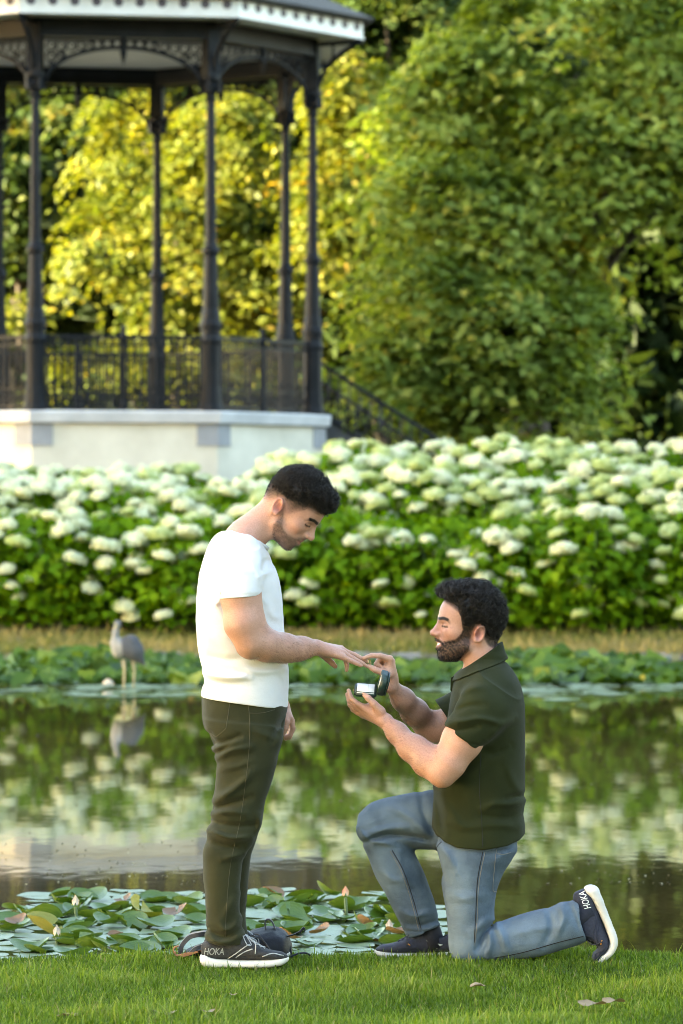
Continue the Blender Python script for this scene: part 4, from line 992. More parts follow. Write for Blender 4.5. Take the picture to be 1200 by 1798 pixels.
def hair_part(root, fr, hairline, thick, tufts, ncurl, seed, crad, ramp, name='hair'):
    sk = skull(); rng = np.random.default_rng(seed)
    def fn(Pt, box=None):
        L = to_head(Pt, fr); x, y, z = L[:, 0], L[:, 1], L[:, 2]
        zh = np.interp(x, hairline[0], hairline[1]) + .004 * wav(L, 120, seed)
        d = sk(L); 
        for c, r in tufts:
            q = L - np.array(c, np.float32); k0 = np.sqrt(((q / np.array(r)) ** 2).sum(1)); k1 = np.sqrt(((q / np.array(r) ** 2) ** 2).sum(1)) + 1e-9; d = smin(d, k0 * (k0 - 1) / k1, .02)
        th = -.008 + (thick(x, z) + .008) * sstep(z - zh, -.006, ramp)
        return (d - th - .0038 * wav(L, 170, seed + 1) * sstep(th, 0, .012) - .0020 * wav(L, 480, seed + 2) * (th > 0)) * HS
    c = fr[0] + fr[1] @ np.array((0, 0, .06)) * HS
    V, F, me = mesh_field(fn, c - .19, c + .19, .003, name, [HAIR])
    link(name, shift(me, root), root)
    # curls
    L = to_head(V.astype(np.float32), fr); zh = np.interp(L[:, 0], hairline[0], hairline[1]); ok = np.nonzero((L[:, 2] - zh > .010) & (thick(L[:, 0], L[:, 2]) > .0045))[0]
    pick = rng.choice(ok, ncurl); cen = np.array((0, 0, .05)); parts = []
    for i in pick:
        nrm = unit(L[i] - cen); a = unit(np.cross(nrm, rng.normal(0, 1, 3))); b = np.cross(nrm, a); r = crad * rng.uniform(.5, 1.35) * min(1, .25 + float(thick(L[i, 0], L[i, 2])) / .014); t0 = rng.uniform(0, 6.28); turn = rng.uniform(3.5, 7.5); tl = rng.uniform(-.8, .8)
        t = np.linspace(0, turn, 11); w = a * 1.0 + nrm * tl; w = unit(w)
        pts = L[i] + nrm * (.0005 + .0026 * t[:, None] / 2) + r * (np.cos(t + t0)[:, None] * w + np.sin(t + t0)[:, None] * unit(b * .7 + nrm * .7))
        parts.append(tube_np(from_head(pts, fr), np.linspace(.0013, .0008, 11), 4, False))
    fly = rng.choice(ok, 160)
    for i in fly:
        nrm = unit(L[i] - cen); a = unit(np.cross(nrm, rng.normal(0, 1, 3))); r = crad * rng.uniform(.8, 1.6) * min(1, float(thick(L[i, 0], L[i, 2])) / .014); t = np.linspace(0, rng.uniform(3, 6), 11)
        pts = L[i] + nrm * (r * .5 * t[:, None] ** .8) + r * (np.cos(t)[:, None] * a + np.sin(t)[:, None] * unit(np.cross(nrm, a) + nrm * .5)) - r * a
        parts.append(tube_np(from_head(pts, fr), np.linspace(.0009, .0005, 11), 4, False))
    Vc, Fc = merge_np(parts); o = link('curls', shift(mesh_np('curls', Vc, Fc, True, [HAIR]), root), root); tag(o, kind='stuff')
def beard_part(root, V, fr, cheek, n, ln, seed):
    rng = np.random.default_rng(seed); L = to_head(V.astype(np.float32), fr); x, y, z = L[:, 0], np.abs(L[:, 1]), L[:, 2]
    zc = np.interp(x, cheek[0], cheek[1]); k = np.clip(-(z + .05), 0, .1) * .55
    lip = (((x - .099) / .020) ** 2 + (y / .028) ** 2 + ((z + .048) / .0125) ** 2) < 1.3
    ok = np.nonzero((z < zc - .002) & (x > .004 + k) & (z > -.108) & (y < .072) & ~lip & (np.linalg.norm(L, axis=1) < .16))[0]
    i = rng.choice(ok, n); p = L[i] + rng.normal(0, .001, (n, 3)); nr = unit(p - np.array((.03, 0, -.03))); d = unit(nr * .55 + np.array((.25, 0, -.8)) + rng.normal(0, .25, (n, 3)))
    s = unit(np.cross(d, rng.normal(0, 1, (n, 3)))) * .00045; l = (ln * rng.uniform(.5, 1.3, n))[:, None]
    Vb = np.stack([p - s, p + s, p + d * l], 1).reshape(-1, 3); me = mesh_np('beard', from_head(Vb, fr), (np.arange(n) * 3)[:, None] + np.array([[0, 1, 2]]), False, [HAIR])
    tag(link('beard', shift(me, root), root), kind='stuff')

def arm_hair(root, V, a, b, r, n, seed):
    rng = np.random.default_rng(seed); a = np.array(a); b = np.array(b); ba = b - a; q = V - a; h = (q @ ba) / (ba @ ba); c = a + np.clip(h, 0, 1)[:, None] * ba; d = np.linalg.norm(V - c, axis=1)
    ok = np.nonzero((d < r) & (h > .02) & (h < 1.02))[0]; i = rng.choice(ok, n); p = V[i]; nr = unit(p - c[i]); ax = unit(ba)
    t = unit(ax * .9 + nr * .28 + np.array((0, 0, -.55)) + rng.normal(0, .22, (n, 3))); s = unit(np.cross(t, nr)) * .00035; l = (rng.uniform(.006, .014, n))[:, None]
    Vh = np.stack([p - s, p + s, p + t * l], 1).reshape(-1, 3); me = mesh_np('arm_hair', Vh, (np.arange(n) * 3)[:, None] + np.array([[0, 1, 2]]), False, [ARMHAIR]); tag(link('arm_hair', shift(me, root), root), kind='stuff')
def cropped_hair(root, V, fr, hairline, fade, up, n, ln, seed):
    rng = np.random.default_rng(seed); L = to_head(V.astype(np.float32), fr); x, y, z = L[:, 0], np.abs(L[:, 1]), L[:, 2]
    zh = np.interp(x, hairline[0], hairline[1]); zf = np.interp(x, fade[0], fade[1]); m = np.clip((z - zf) / np.maximum(zh + up - zf, .004), 0, 1.0)
    ear = (((x + .02) / .020) ** 2 + ((z - .006) / .033) ** 2 < 1) & (y > .068); w = np.where((z > zf) & (z < zh + .045) & ~ear & (np.linalg.norm(L - np.array((0, 0, .02)), axis=1) < .17), m + .04, 0)
    i = rng.choice(len(V), n, p=w / w.sum()); p = L[i]; nr = unit(p - np.array((0, 0, .04))); d = unit(nr * .7 + np.array((.3, 0, -.5)) + rng.normal(0, .25, (n, 3))); s = unit(np.cross(d, rng.normal(0, 1, (n, 3)))) * .0005; l = (ln * (.4 + m[i]) * rng.uniform(.6, 1.3, n))[:, None]
    Vb = np.stack([p - s, p + s, p + d * l], 1).reshape(-1, 3); me = mesh_np('cropped_hair', from_head(Vb, fr), (np.arange(n) * 3)[:, None] + np.array([[0, 1, 2]]), False, [HAIR]); tag(link('cropped_hair', shift(me, root), root), kind='stuff')
def brow_part(root, V, fr, n, seed):
    rng = np.random.default_rng(seed); L = to_head(V.astype(np.float32), fr); x, y, z = L[:, 0], np.abs(L[:, 1]), L[:, 2]
    bd = poly2(x, z, [(.111, .0370), (.100, .0405), (.087, .0370), (.073, .0255)]); ok = np.nonzero((bd < .0042) & (x > .066) & (y > .009) & (y < .055) & (np.linalg.norm(L, axis=1) < .16))[0]
    i = rng.choice(ok, n); p = L[i] + rng.normal(0, .0008, (n, 3)); nr = unit(p - np.array((.04, 0, .02))); d = unit(nr * .35 + np.array((-.7, 0, -.1)) + np.stack([0 * y[i], .6 * np.sign(L[i, 1]), 0 * y[i]], 1) + rng.normal(0, .2, (n, 3))); s = unit(np.cross(d, nr)) * .0005; l = (.006 * rng.uniform(.6, 1.2, n))[:, None]
    Vb = np.stack([p - s, p + s, p + d * l], 1).reshape(-1, 3); tag(link('eyebrow', shift(mesh_np('eyebrow', from_head(Vb, fr), (np.arange(n) * 3)[:, None] + np.array([[0, 1, 2]]), False, [HAIR]), root), root), kind='stuff')
# ---- shoes: one shape in its own frame (x heel to toe, z up), reused for all four feet
def shoe_meshes():
    S = np.array([0, .012, .045, .095, .15, .21, .26, .30, .318])
    zb = np.array([.020, .006, 0, 0, 0, 0, .004, .014, .026]); zt = np.array([.046, .051, .038, .032, .029, .031, .034, .040, .040]); hw = np.array([.020, .033, .039, .038, .041, .049, .046, .032, .012])
    f = Field(); fn, b = loft3((0, 0, 0), (1, 0, 0), (0, 0, 1), (0, 1, 0), S, (zb + zt) / 2, (zt - zb) / 2, 0 * S, hw, 3.2, .006); f.add(fn)
    f.add(lambda Pt: .0005 * np.sin(Pt[:, 0] * 160 + Pt[:, 2] * 60).astype(np.float32) * (Pt[:, 2] < .028), op='d')
    Vs, Fs, ms = mesh_field(f, (-.02, -.07, -.02), (.34, .07, .08), .0032, 'sole', [])
    S = np.array([.006, .03, .06, .10, .13, .155, .19, .223, .26, .295, .314])
    zb = np.full(11, .030); zt = np.array([.088, .100, .098, .104, .116, .118, .094, .074, .062, .055, .046]); hw = np.array([.024, .034, .036, .035, .037, .039, .043, .046, .044, .033, .014])
    g = Field(); fn, b = loft3((0, 0, 0), (1, 0, 0), (0, 0, 1), (0, 1, 0), S, (zb + zt) / 2, (zt - zb) / 2, 0 * S, hw, 2.5, .008); g.add(fn)
    g.rc((.075, 0, .085), (.085, 0, .16), .026, .030, .006, op='s'); 
    g.rc((.135, 0, .118), (.150, 0, .128), .010, .008, .008, flat=((0, 1, 0), 2.2))
    g.add(lambda Pt: (-.0016 * np.exp(-((Pt[:, 2] - .052 - .05 * np.clip(Pt[:, 0] - .19, 0, 1)) / .005) ** 2) * (Pt[:, 0] > .16)).astype(np.float32), op='d')
    Vu, Fu, mu = mesh_field(g, (-.02, -.07, .0), (.34, .07, .16), .0032, 'upper', [])
    return (Vs, Fs), (Vu, Fu)
SHOE_SOLE, SHOE_UP = shoe_meshes()
def bend(V, x0, ang):
    V = np.array(V, float); a = np.clip((V[:, 0] - x0) / .07, 0, 1) * ang; dx = V[:, 0] - x0; dz = V[:, 2] - .03; m = dx > 0
    V[m, 0] = x0 + dx[m] * np.cos(a[m]) - dz[m] * np.sin(a[m]) * 1.0; V[m, 2] = .03 + dx[m] * np.sin(a[m]) + dz[m] * np.cos(a[m]); return V
def make_shoe(root, fr, up_mat, sole_mat, lace_mat, letter=None, letter_mat=None, emblem=False, bend_ang=0.0, side=-1, accent=None):
    """fr: (origin, 3x3 columns fwd / left / up); side: the local y sign that faces the camera"""
    O, R = fr; W = lambda V: O + np.asarray(V) @ R.T
    bu = BVHTree.FromPolygons([tuple(map(float, v)) for v in SHOE_UP[0]], [tuple(map(int, f)) for f in SHOE_UP[1]])
    B = (lambda V: bend(V, .20, bend_ang)) if bend_ang else (lambda V: np.asarray(V, float))
    flip = np.linalg.det(R) < 0
    sh = tag(empty('shoe', root.location), None); sh.parent = root; sh.location = (0, 0, 0)
    def add(n, V, F, m, par=sh):
        me = mesh_np(n, W(B(V)), F, True, [m]); return link(n, shift(me, root), par)
    add('upper', SHOE_UP[0], SHOE_UP[1], up_mat); add('sole', SHOE_SOLE[0], SHOE_SOLE[1], sole_mat)
    def top(x, y, o=.0015):
        h = bu.ray_cast(Vector((x, y, .3)), Vector((0, 0, -1))); return (x, y, (h[0].z if h[0] else .09) + o)
    def sidep(x, z, o=.0012):
        h = bu.ray_cast(Vector((x, side * .2, z)), Vector((0, -side, 0))); y = h[0].y if h[0] else side * .04; return (x, y + side * o, z)
    lines = []
    xs = np.linspace(.158, .232, 6)
    for i in range(5):
        for s in (-1, 1): lines.append([top(xs[i] + (xs[i + 1] - xs[i]) * t, s * (.021 - .042 * t), .002) for t in np.linspace(0, 1, 7)])
    for s in (-1, 1):
        lines.append(catmull([top(.158, 0, .003), top(.15, s * .02, .014), top(.17, s * .04, .008), top(.185, s * .036, .002), top(.165, s * .01, .004)], 5))
        lines.append(catmull([top(.158, 0, .003), top(.18, s * .025, .008), top(.20, s * .046, .0), (.20, s * .052, .055)], 5))
    parts = [tube_np(B(l), .0019, 5) for l in lines]; V, F = merge_np(parts)
    link('laces', shift(fix_faces('laces', W(V), F, [lace_mat]), root), sh)
    if letter:
        cu = bpy.data.curves.new('lettering', 'FONT'); cu.body = letter; cu.size = 1.0; cu.offset = 0.012; cu.extrude = 0.0; ob = bpy.data.objects.new('lettering_tmp', cu); COL.objects.link(ob)
        bpy.context.view_layer.update(); me = bpy.data.meshes.new_from_object(ob.evaluated_get(bpy.context.evaluated_depsgraph_get())); bpy.data.objects.remove(ob)
        bm = bmesh.new(); bm.from_mesh(me); bmesh.ops.triangulate(bm, faces=bm.faces); bmesh.ops.subdivide_edges(bm, edges=bm.edges, cuts=1)
        co = np.array([v.co[:] for v in bm.verts]); w = co[:, 0].max() - co[:, 0].min(); hh = co[:, 1].max(); tx = (co[:, 0] - co[:, 0].min()) / w; tz = co[:, 1] / hh
        x0, x1, z0, z1 = (.016, .088, .050, .074) if side < 0 else (.010, .074, .050, .074)
        for v, a, b_ in zip(bm.verts, tx, tz):
            x = x0 + (x1 - x0) * a if side < 0 else x1 + (x0 - x1) * a
            v.co = Vector(W(B([sidep(x + .004 * b_ * (1 if side < 0 else -1), z0 + (z1 - z0) * b_, .0009)]))[0])
        bm.to_mesh(me); bm.free(); me.materials.clear(); me.materials.append(letter_mat); link('lettering', shift(me, root), sh)
    if emblem:
        pts = [[sidep(x, z, .0012) for x, z in pl] for pl in (((.066, .078), (.112, .066), (.092, .046), (.070, .066)), ((.073, .073), (.108, .063)))]
        pts = [[sidep(x, z, .0012) for x, z in pl] for pl in (((.118, .070), (.072, .062), (.094, .047), (.130, .078), (.094, .055), (.072, .062)),)]
        V, F = merge_np([tube_np(B(l), .0016, 5) for l in pts]); link('emblem', shift(fix_faces('emblem', W(V), F, [letter_mat]), root), sh)
    if accent:
        l = [sidep(x, z) for x, z in ((.195, .056), (.205, .062), (.214, .064))] if not emblem else [sidep(x, z) for x, z in ((.188, .060), (.197, .066))]
        V, F = tube_np(B(l), .0022, 5); link('tab', shift(fix_faces('tab', W(V), F, [accent]), root), sh)
    if not emblem:   # overlay panels on the side
        for pl in (((.100, .034), (.135, .058), (.165, .080), (.180, .088)), ((.13, .040), (.16, .060), (.19, .072)), ((.225, .045), (.26, .056), (.30, .047))):
            V, F = tube_np(B([sidep(x, z, .0002) for x, z in catmull([np.array(q) for q in pl], 5)[:, :2]]), .0022, 5, True); link('overlay', shift(fix_faces('overlay', W(V), F, [lace_mat if accent is None else up_mat]), root), sh)
    return sh
def frame(px, py, dy, fwd, up):
    f = np.array(fwd, float); f /= np.linalg.norm(f); u = np.array(up, float); u -= f * (u @ f); u /= np.linalg.norm(u)
    return np.array(P(px, py, dy)), np.stack([f, np.cross(u, f), u], 1)

# ------------------------------------------------------------------ standing man
def standing_man():
    root = empty('person', (-0.36, 13.8, 0.0), 'standing man in white t-shirt and olive trousers holding out his hand', 'person')
    fr = head_frame(495 + 7, 898, 1, 39, 9)
    hl = ([-.11, -.09, -.075, -.055, 0, .028, .040, .058, .075, .09, .12], [.004, .006, .022, .034, .042, .046, .052, .060, .066, .068, .068])
    fade = ([-.11, -.085, -.06, -.03, 0, .02, .035, .045, .06, .12], [-.024, -.022, -.010, .024, .022, .004, .016, .030, .052, .067])
    cheek = ([-.02, .0, .02, .04, .06, .08, .095, .105, .12], [.020, .012, -.022, -.040, -.049, -.046, -.034, -.028, -.028])
    f = Field(); hf = head_field(0.0); c0 = fr[0] + fr[1] @ np.array((.01, 0, .01)) * HS
    # shoulders and trunk core (inside the clothes)
    f.rc(P(420, 985, 0), P(425, 1180, 0), .090, .085, .03, flat=((0, 1, 0), 1.5))
    f.add(lambda Pt: hf(to_head(Pt, fr)) * HS, .02, 'u', (c0, .165))
    f.rc(P(424, 952, 0), P(482, 897, 0), .068, .057, .030)
    f.rc(P(455, 945, -.02), P(488, 930, -.035), .018, .010, .025)
    for s in (-1, 1): f.rc(P(432, 940, s * .03), P(418, 980, s * .12), .048, .045, .04)
    # near arm
    A = [P(420, 1000, -.170), P(423, 1045, -.228), P(428, 1095, -.238), P(440, 1126, -.235), P(468, 1131, -.205), P(500, 1137, -.155), P(530, 1138, -.105), P(556, 1137, -.07)]
    f.chain(A, [.052, .0675, .064, .049, .050, .046, .037, .0275], .03, .03)
    f.rc(P(436, 1075, -.225), P(452, 1105, -.22), .048, .036, .03)                     # biceps over the bend
    f.rc(P(432, 1140, -.235), P(438, 1144, -.235), .026, .026, .02)                    # elbow point
    f.rc(P(470, 1140, -.205), P(520, 1146, -.13), .040, .026, .03)
    # near hand, palm down, reaching right
    wr = P(556, 1137, -.07); kn = [P(599, 1139, .012), P(602, 1142, -.012), P(603, 1147, -.034), P(601, 1153, -.052)]
    for k_ in kn: f.rc(wr, k_, .0225, .0125, .010)
    f.rc(P(570, 1143, -.055), P(592, 1148, -.035), .021, .016, .012)
    Fg = [[kn[1], P(622, 1149.5, -.005), P(637, 1157, .0), P(646, 1162, .004)], [kn[2], P(620, 1156, -.026), P(635, 1164, -.018), P(644, 1169.5, -.012)],
          [kn[3], P(616, 1160, -.048), P(627, 1165, -.042), P(634.5, 1168.5, -.037)], [kn[0], P(606, 1156, .028), P(609.5, 1168, .030), P(609, 1177, .028)]]
    for g in Fg: f.chain(g, [.0105, .0092, .0083, .0066], .006, .003)
    f.chain([P(566, 1147, -.02), P(576, 1157, .01), P(583, 1164, .02), P(589, 1170, .024)], [.0165, .0125, .0108, .0085], .012, .004)
    # far arm, hanging
    f.chain([P(420, 985, .195), P(440, 1060, .225), P(452, 1125, .235), P(474, 1185, .225), P(495, 1240, .205)], [.060, .060, .047, .043, .028], .03, .03)
    w2 = P(495, 1240, .205); k2 = [P(510, 1262, .175), P(512, 1266, .197), P(511, 1269, .218), P(508, 1271, .236)]
    for i, q in enumerate(k2): f.rc(w2, q, .023, .0125, .010)
    for i, q in enumerate(k2):
        y = (.175, .197, .218, .236)[i]; e = (0, 3, 3, 0)[i]
        f.chain([q, P(514.5 - i, 1278 + e, y), P(510 - i, 1291 + e, y), P(502, 1294 + e, y)], [.0110, .0098, .0088, .0075], .006, .003)
    f.chain([P(500, 1254, .175), P(503, 1268, .155), P(501, 1279, .150), P(498, 1288, .152)], [.016, .0125, .011, .009], .012, .004)
    lo = np.array((min(P(340, 0)[0], -.6), 13.35, P(0, 1310)[2])); hi = np.array((P(660, 0)[0], 14.12, P(0, 806)[2]))
    V, F, me = mesh_field(f, lo, hi, .003, 'body', [SKIN])
    vcol(me, 'col', skin_colours(V, fr, hl, fade, cheek, .66, 0, [(np.array(P(445, 1125, -.23)), np.array(P(556, 1138, -.07)), .075, .34)], .016))
    link('body', shift(me, root), root)
    arm_hair(root, V, P(440, 1126, -.235), P(552, 1137, -.07), .08, 1500, 14)
    thick = lambda x, z: np.interp(x, [-.1, -.06, -.02, .03, .05, .1], [.003, .007, .015, .019, .018, .016]) * sstep(z, .0, .07) + .001
    hair_part(root, fr, hl, thick, [((.078, 0, .098), (.026, .052, .026))], 2200, 3, .0085, .060)
    brow_part(root, V, fr, 700, 51); beard_part(root, V, fr, cheek, 2600, .0030, 4); cropped_hair(root, V, fr, hl, fade, .016, 6500, .0042, 41)
    # t-shirt
    g = Field()
    st = [(384, 931, 434, 931, 0, .07), (372, 944, 458, 944, 0, .135), (363, 962, 466, 962, 0, .185), (355, 985, 477, 985, 0, .205), (348, 1017, 490, 1017, 0, .212), (344.5, 1050, 496, 1050, 0, .208), (345, 1096, 498, 1096, 0, .198),
          (347, 1125, 501, 1125, 0, .192), (353, 1158, 506, 1158, 0, .188), (359, 1177, 507, 1177, 0, .186), (356, 1197, 508, 1197, 0, .188), (352, 1222, 507, 1222, 0, .190), (350, 1250, 506, 1250, 0, .190)]
    fn, b = loft_px(st, 2.3, .02); g.add(fn)
    for s in (-1, 1):
        fn, b = loft_px([(380, 968, 455, 968, s * .150, .075), (379, 985, 460, 985, s * .185, .078), (383, 1010, 461, 1012, s * .212, .080), (386, 1035, 459.5, 1037, s * .228, .080), (386.5, 1047, 459, 1050, s * .232, .080)], 2.1, .004); g.add(fn, .035)
    p1, p2 = np.array(P(413, 918)), np.array(P(471, 961)); dd = p2 - p1; nn = np.array([-dd[2], 0, dd[0]]); nn /= np.linalg.norm(nn)
    g.add(lambda Pt: ((Pt - p1) @ nn).astype(np.float32), .004, 'i'); g.rc(P(446, 936, 0), P(500, 880, 0), .071, .071, .004, op='s')
    h1, h2 = np.array(P(351, 1222)), np.array(P(505, 1243)); hd = h2 - h1; hn = np.array([hd[2], 0, -hd[0]]); hn /= np.linalg.norm(hn)
    g.add(lambda Pt: ((Pt - h1) @ hn).astype(np.float32), .003, 'i')
    g.add(folds(AMP([([(357, 1180), (380, 1187), (410, 1190), (440, 1188)], .007, 7), ([(352, 1198), (385, 1202), (430, 1200)], -.0035, 8), ([(420, 1172), (455, 1180), (500, 1176)], .004, 7), ([(366, 1000), (377, 1020), (383, 1034)], -.005, 6), ([(358, 1010), (368, 1040), (385, 1075), (402, 1110)], .004, 8),
                 ([(462, 1000), (468, 985), (476, 990)], -.004, 6), ([(462, 1010), (474, 1004)], .004, 6), ([(440, 985), (452, 1005), (458, 1025)], .003, 6), ([(385, 1005), (400, 990), (418, 986)], -.003, 7), ([(392, 1022), (415, 1006), (440, 1003)], .0025, 7),
                 ([(352, 1090), (375, 1120), (400, 1140)], .003, 10), ([(360, 1150), (400, 1158), (430, 1155)], -.003, 8), ([(488, 1185), (494, 1200), (494, 1215)], -.002, 7), ([(470, 1060), (480, 1080), (492, 1085)], .0025, 8),
                 ([(389, 1042), (420, 1045), (457, 1044)], -.0012, 3)], 1.6), .05), op='d')
    g.add(lambda Pt: (.0016 * wav(Pt * np.array((1, 1, .6), np.float32), 34, 21)).astype(np.float32), op='d')
    Vt, Ft, mt = mesh_field(g, np.array((P(325, 0)[0], 13.42, P(0, 1262)[2])), np.array((P(530, 0)[0], 14.18, P(0, 900)[2])), .0035, 't_shirt', [TEE])
    tee = link('t_shirt', shift(mt, root), root)
    th = np.linspace(0, 6.283, 41); cc = (p1 + p2) / 2; e1 = dd / 2 * 1.0; ring = [cc + e1 * math.cos(t) * 1.01 + np.array((0, .074, 0)) * math.sin(t) - nn * .004 for t in th]
    Vc, Fc = tube_np(ring, .0065, 8, False, 1.0); link('collar', shift(mesh_np('collar', Vc, Fc, True, [TEE]), root), tee)
    # trousers
    q = Field()
    fn, b = loft_px([(357, 1195, 498, 1195, 0, .165), (355, 1222, 503, 1222, 0, .175), (355.5, 1252, 505, 1252, 0, .182), (361, 1278, 500, 1278, 0, .182), (372, 1300, 494, 1300, 0, .178), (380, 1325, 488, 1325, 0, .165)], 2.5, .02); q.add(fn)
    leg = [(362, 1270, 499, 1270), (372, 1300, 496, 1300), (380, 1318, 490, 1318), (381, 1339, 486, 1339), (379.5, 1362, 480, 1362), (377, 1397, 468, 1397), (372, 1431, 461, 1431), (366, 1460, 452, 1460), (362, 1478, 445, 1478), (357, 1501, 429, 1501), (356.5, 1522, 425, 1522), (358, 1547, 423, 1547), (361.5, 1605, 422, 1605), (362, 1628, 426, 1628), (361, 1648, 432, 1640), (362, 1660, 436, 1650)]
    hds = [.098, .098, .096, .093, .090, .086, .082, .078, .075, .073, .072, .070, .064, .060, .060, .060]
    fn, b = loft_px([(*a, -.090, h) for a, h in zip(leg, hds)], 2.2, .004); q.add(fn, .02)
    fn, b = loft_px([(a[0] + sh_, a[1], a[2] + sh_, a[3], .092, h) for a, h, sh_ in zip(leg, hds, [0, 0, 0, 0, 0, 0, 0, 2, 4, 12, 14, 14, 10, 8, 6, 6])], 2.2, .004); q.add(fn, .02)
    q.add(folds(AMP([([(368, 1290), (378, 1305), (395, 1304), (420, 1294)], -.009, 7), ([(372, 1316), (395, 1306), (425, 1300)], .008, 7), ([(380, 1330), (405, 1318), (440, 1312)], .007, 8), ([(381, 1322), (400, 1313)], -.006, 5), ([(379, 1405), (405, 1390), (430, 1370), (445, 1352)], .008, 9), ([(378, 1420), (405, 1412), (440, 1400)], -.007, 8),
                 ([(374, 1428), (400, 1425), (430, 1428)], .007, 8), ([(372, 1440), (395, 1448), (425, 1450), (450, 1448)], -.006, 7), ([(367, 1458), (390, 1468), (410, 1472), (440, 1470)], .009, 7), ([(370, 1478), (395, 1486), (425, 1488)], -.006, 8), ([(390, 1508), (410, 1504), (428, 1500)], .006, 7),
                 ([(454, 1430), (456, 1445), (452, 1462)], .006, 6), ([(390, 1350), (420, 1345), (445, 1335)], .004, 8), ([(420, 1570), (405, 1590), (395, 1610)], .004, 9), ([(385, 1620), (395, 1632), (410, 1628), (424, 1612)], .008, 8), ([(368, 1632), (385, 1642), (405, 1646)], -.006, 7), ([(364, 1644), (385, 1655), (410, 1650), (430, 1636)], .007, 7),
                 ([(440, 1280), (465, 1290), (485, 1300)], .004, 9), ([(425, 1355), (435, 1355)], .004, 6), ([(480, 1300), (492, 1275), (500, 1255)], -.006, 7)], 1.6), .02), op='d')
    q.add(lambda Pt: (.0022 * wav(Pt * np.array((1, 1, 1.3), np.float32), 38, 25)).astype(np.float32), op='d')
    Vp, Fp, mp = mesh_field(q, np.array((P(335, 0)[0], 13.5, P(0, 1675)[2])), np.array((P(530, 0)[0], 14.1, P(0, 1185)[2])), .0038, 'trousers', [OLIVE])
    tr = link('trousers', shift(mp, root), root); bv = bvh_of(Vp, Fp)
    seam('pocket_stitching', bv, [(405, 1226), (401, 1255), (397, 1279)], THREAD_O, root, .0016); seam('pocket_stitching', bv, [(397, 1279), (388, 1287), (378, 1293), (366, 1281)], THREAD_O, root, .0016)
    seam('side_seam', bv, [(436, 1232), (439, 1270), (438, 1310), (432, 1370), (422, 1440), (405, 1520), (398, 1600), (396, 1645)], THREAD_O, root, .0013)
    seam('pocket_stitching', bv, [(437, 1252), (460, 1252), (483, 1246)], THREAD_O, root, .0013)
    # shoes
    up = mottled('shoe_black_mesh', (0.012, 0.013, 0.015), (0.035, 0.037, 0.040), 90, .8, .5, 600, .002); sole = mottled('shoe_cream_foam', (0.66, 0.62, 0.54), (0.76, 0.72, 0.65), 12, .7, .2, 80, .003)
    lace = mottled('reflective_lace', (0.30, 0.31, 0.32), (0.46, 0.47, 0.48), 60, .4, 0); let = mottled('grey_print', (0.20, 0.21, 0.21), (0.27, 0.28, 0.28), 60, .6, 0)
    make_shoe(root, frame(351.5, 1699, -.095, (1, -.03, 0), (0, 0, 1)), up, sole, lace, 'HOKA', let, side=-1)
    make_shoe(root, frame(356, 1692, .095, (1, .08, 0), (0, 0, 1)), up, sole, lace, side=-1)
    SOCK = mottled('dark_sock', (0.012, 0.012, 0.014), (0.022, 0.022, 0.026), 100, .9, .2)
    for dy in (-.09, .095):
        V1, F1 = tube_np([P(398, 1625, dy), P(396, 1650, dy), P(395, 1672, dy)], [.046, .044, .04], 12); link('sock', shift(fix_faces('sock', V1, F1, [SOCK]), root), root)
    return root
S_MAN = standing_man()

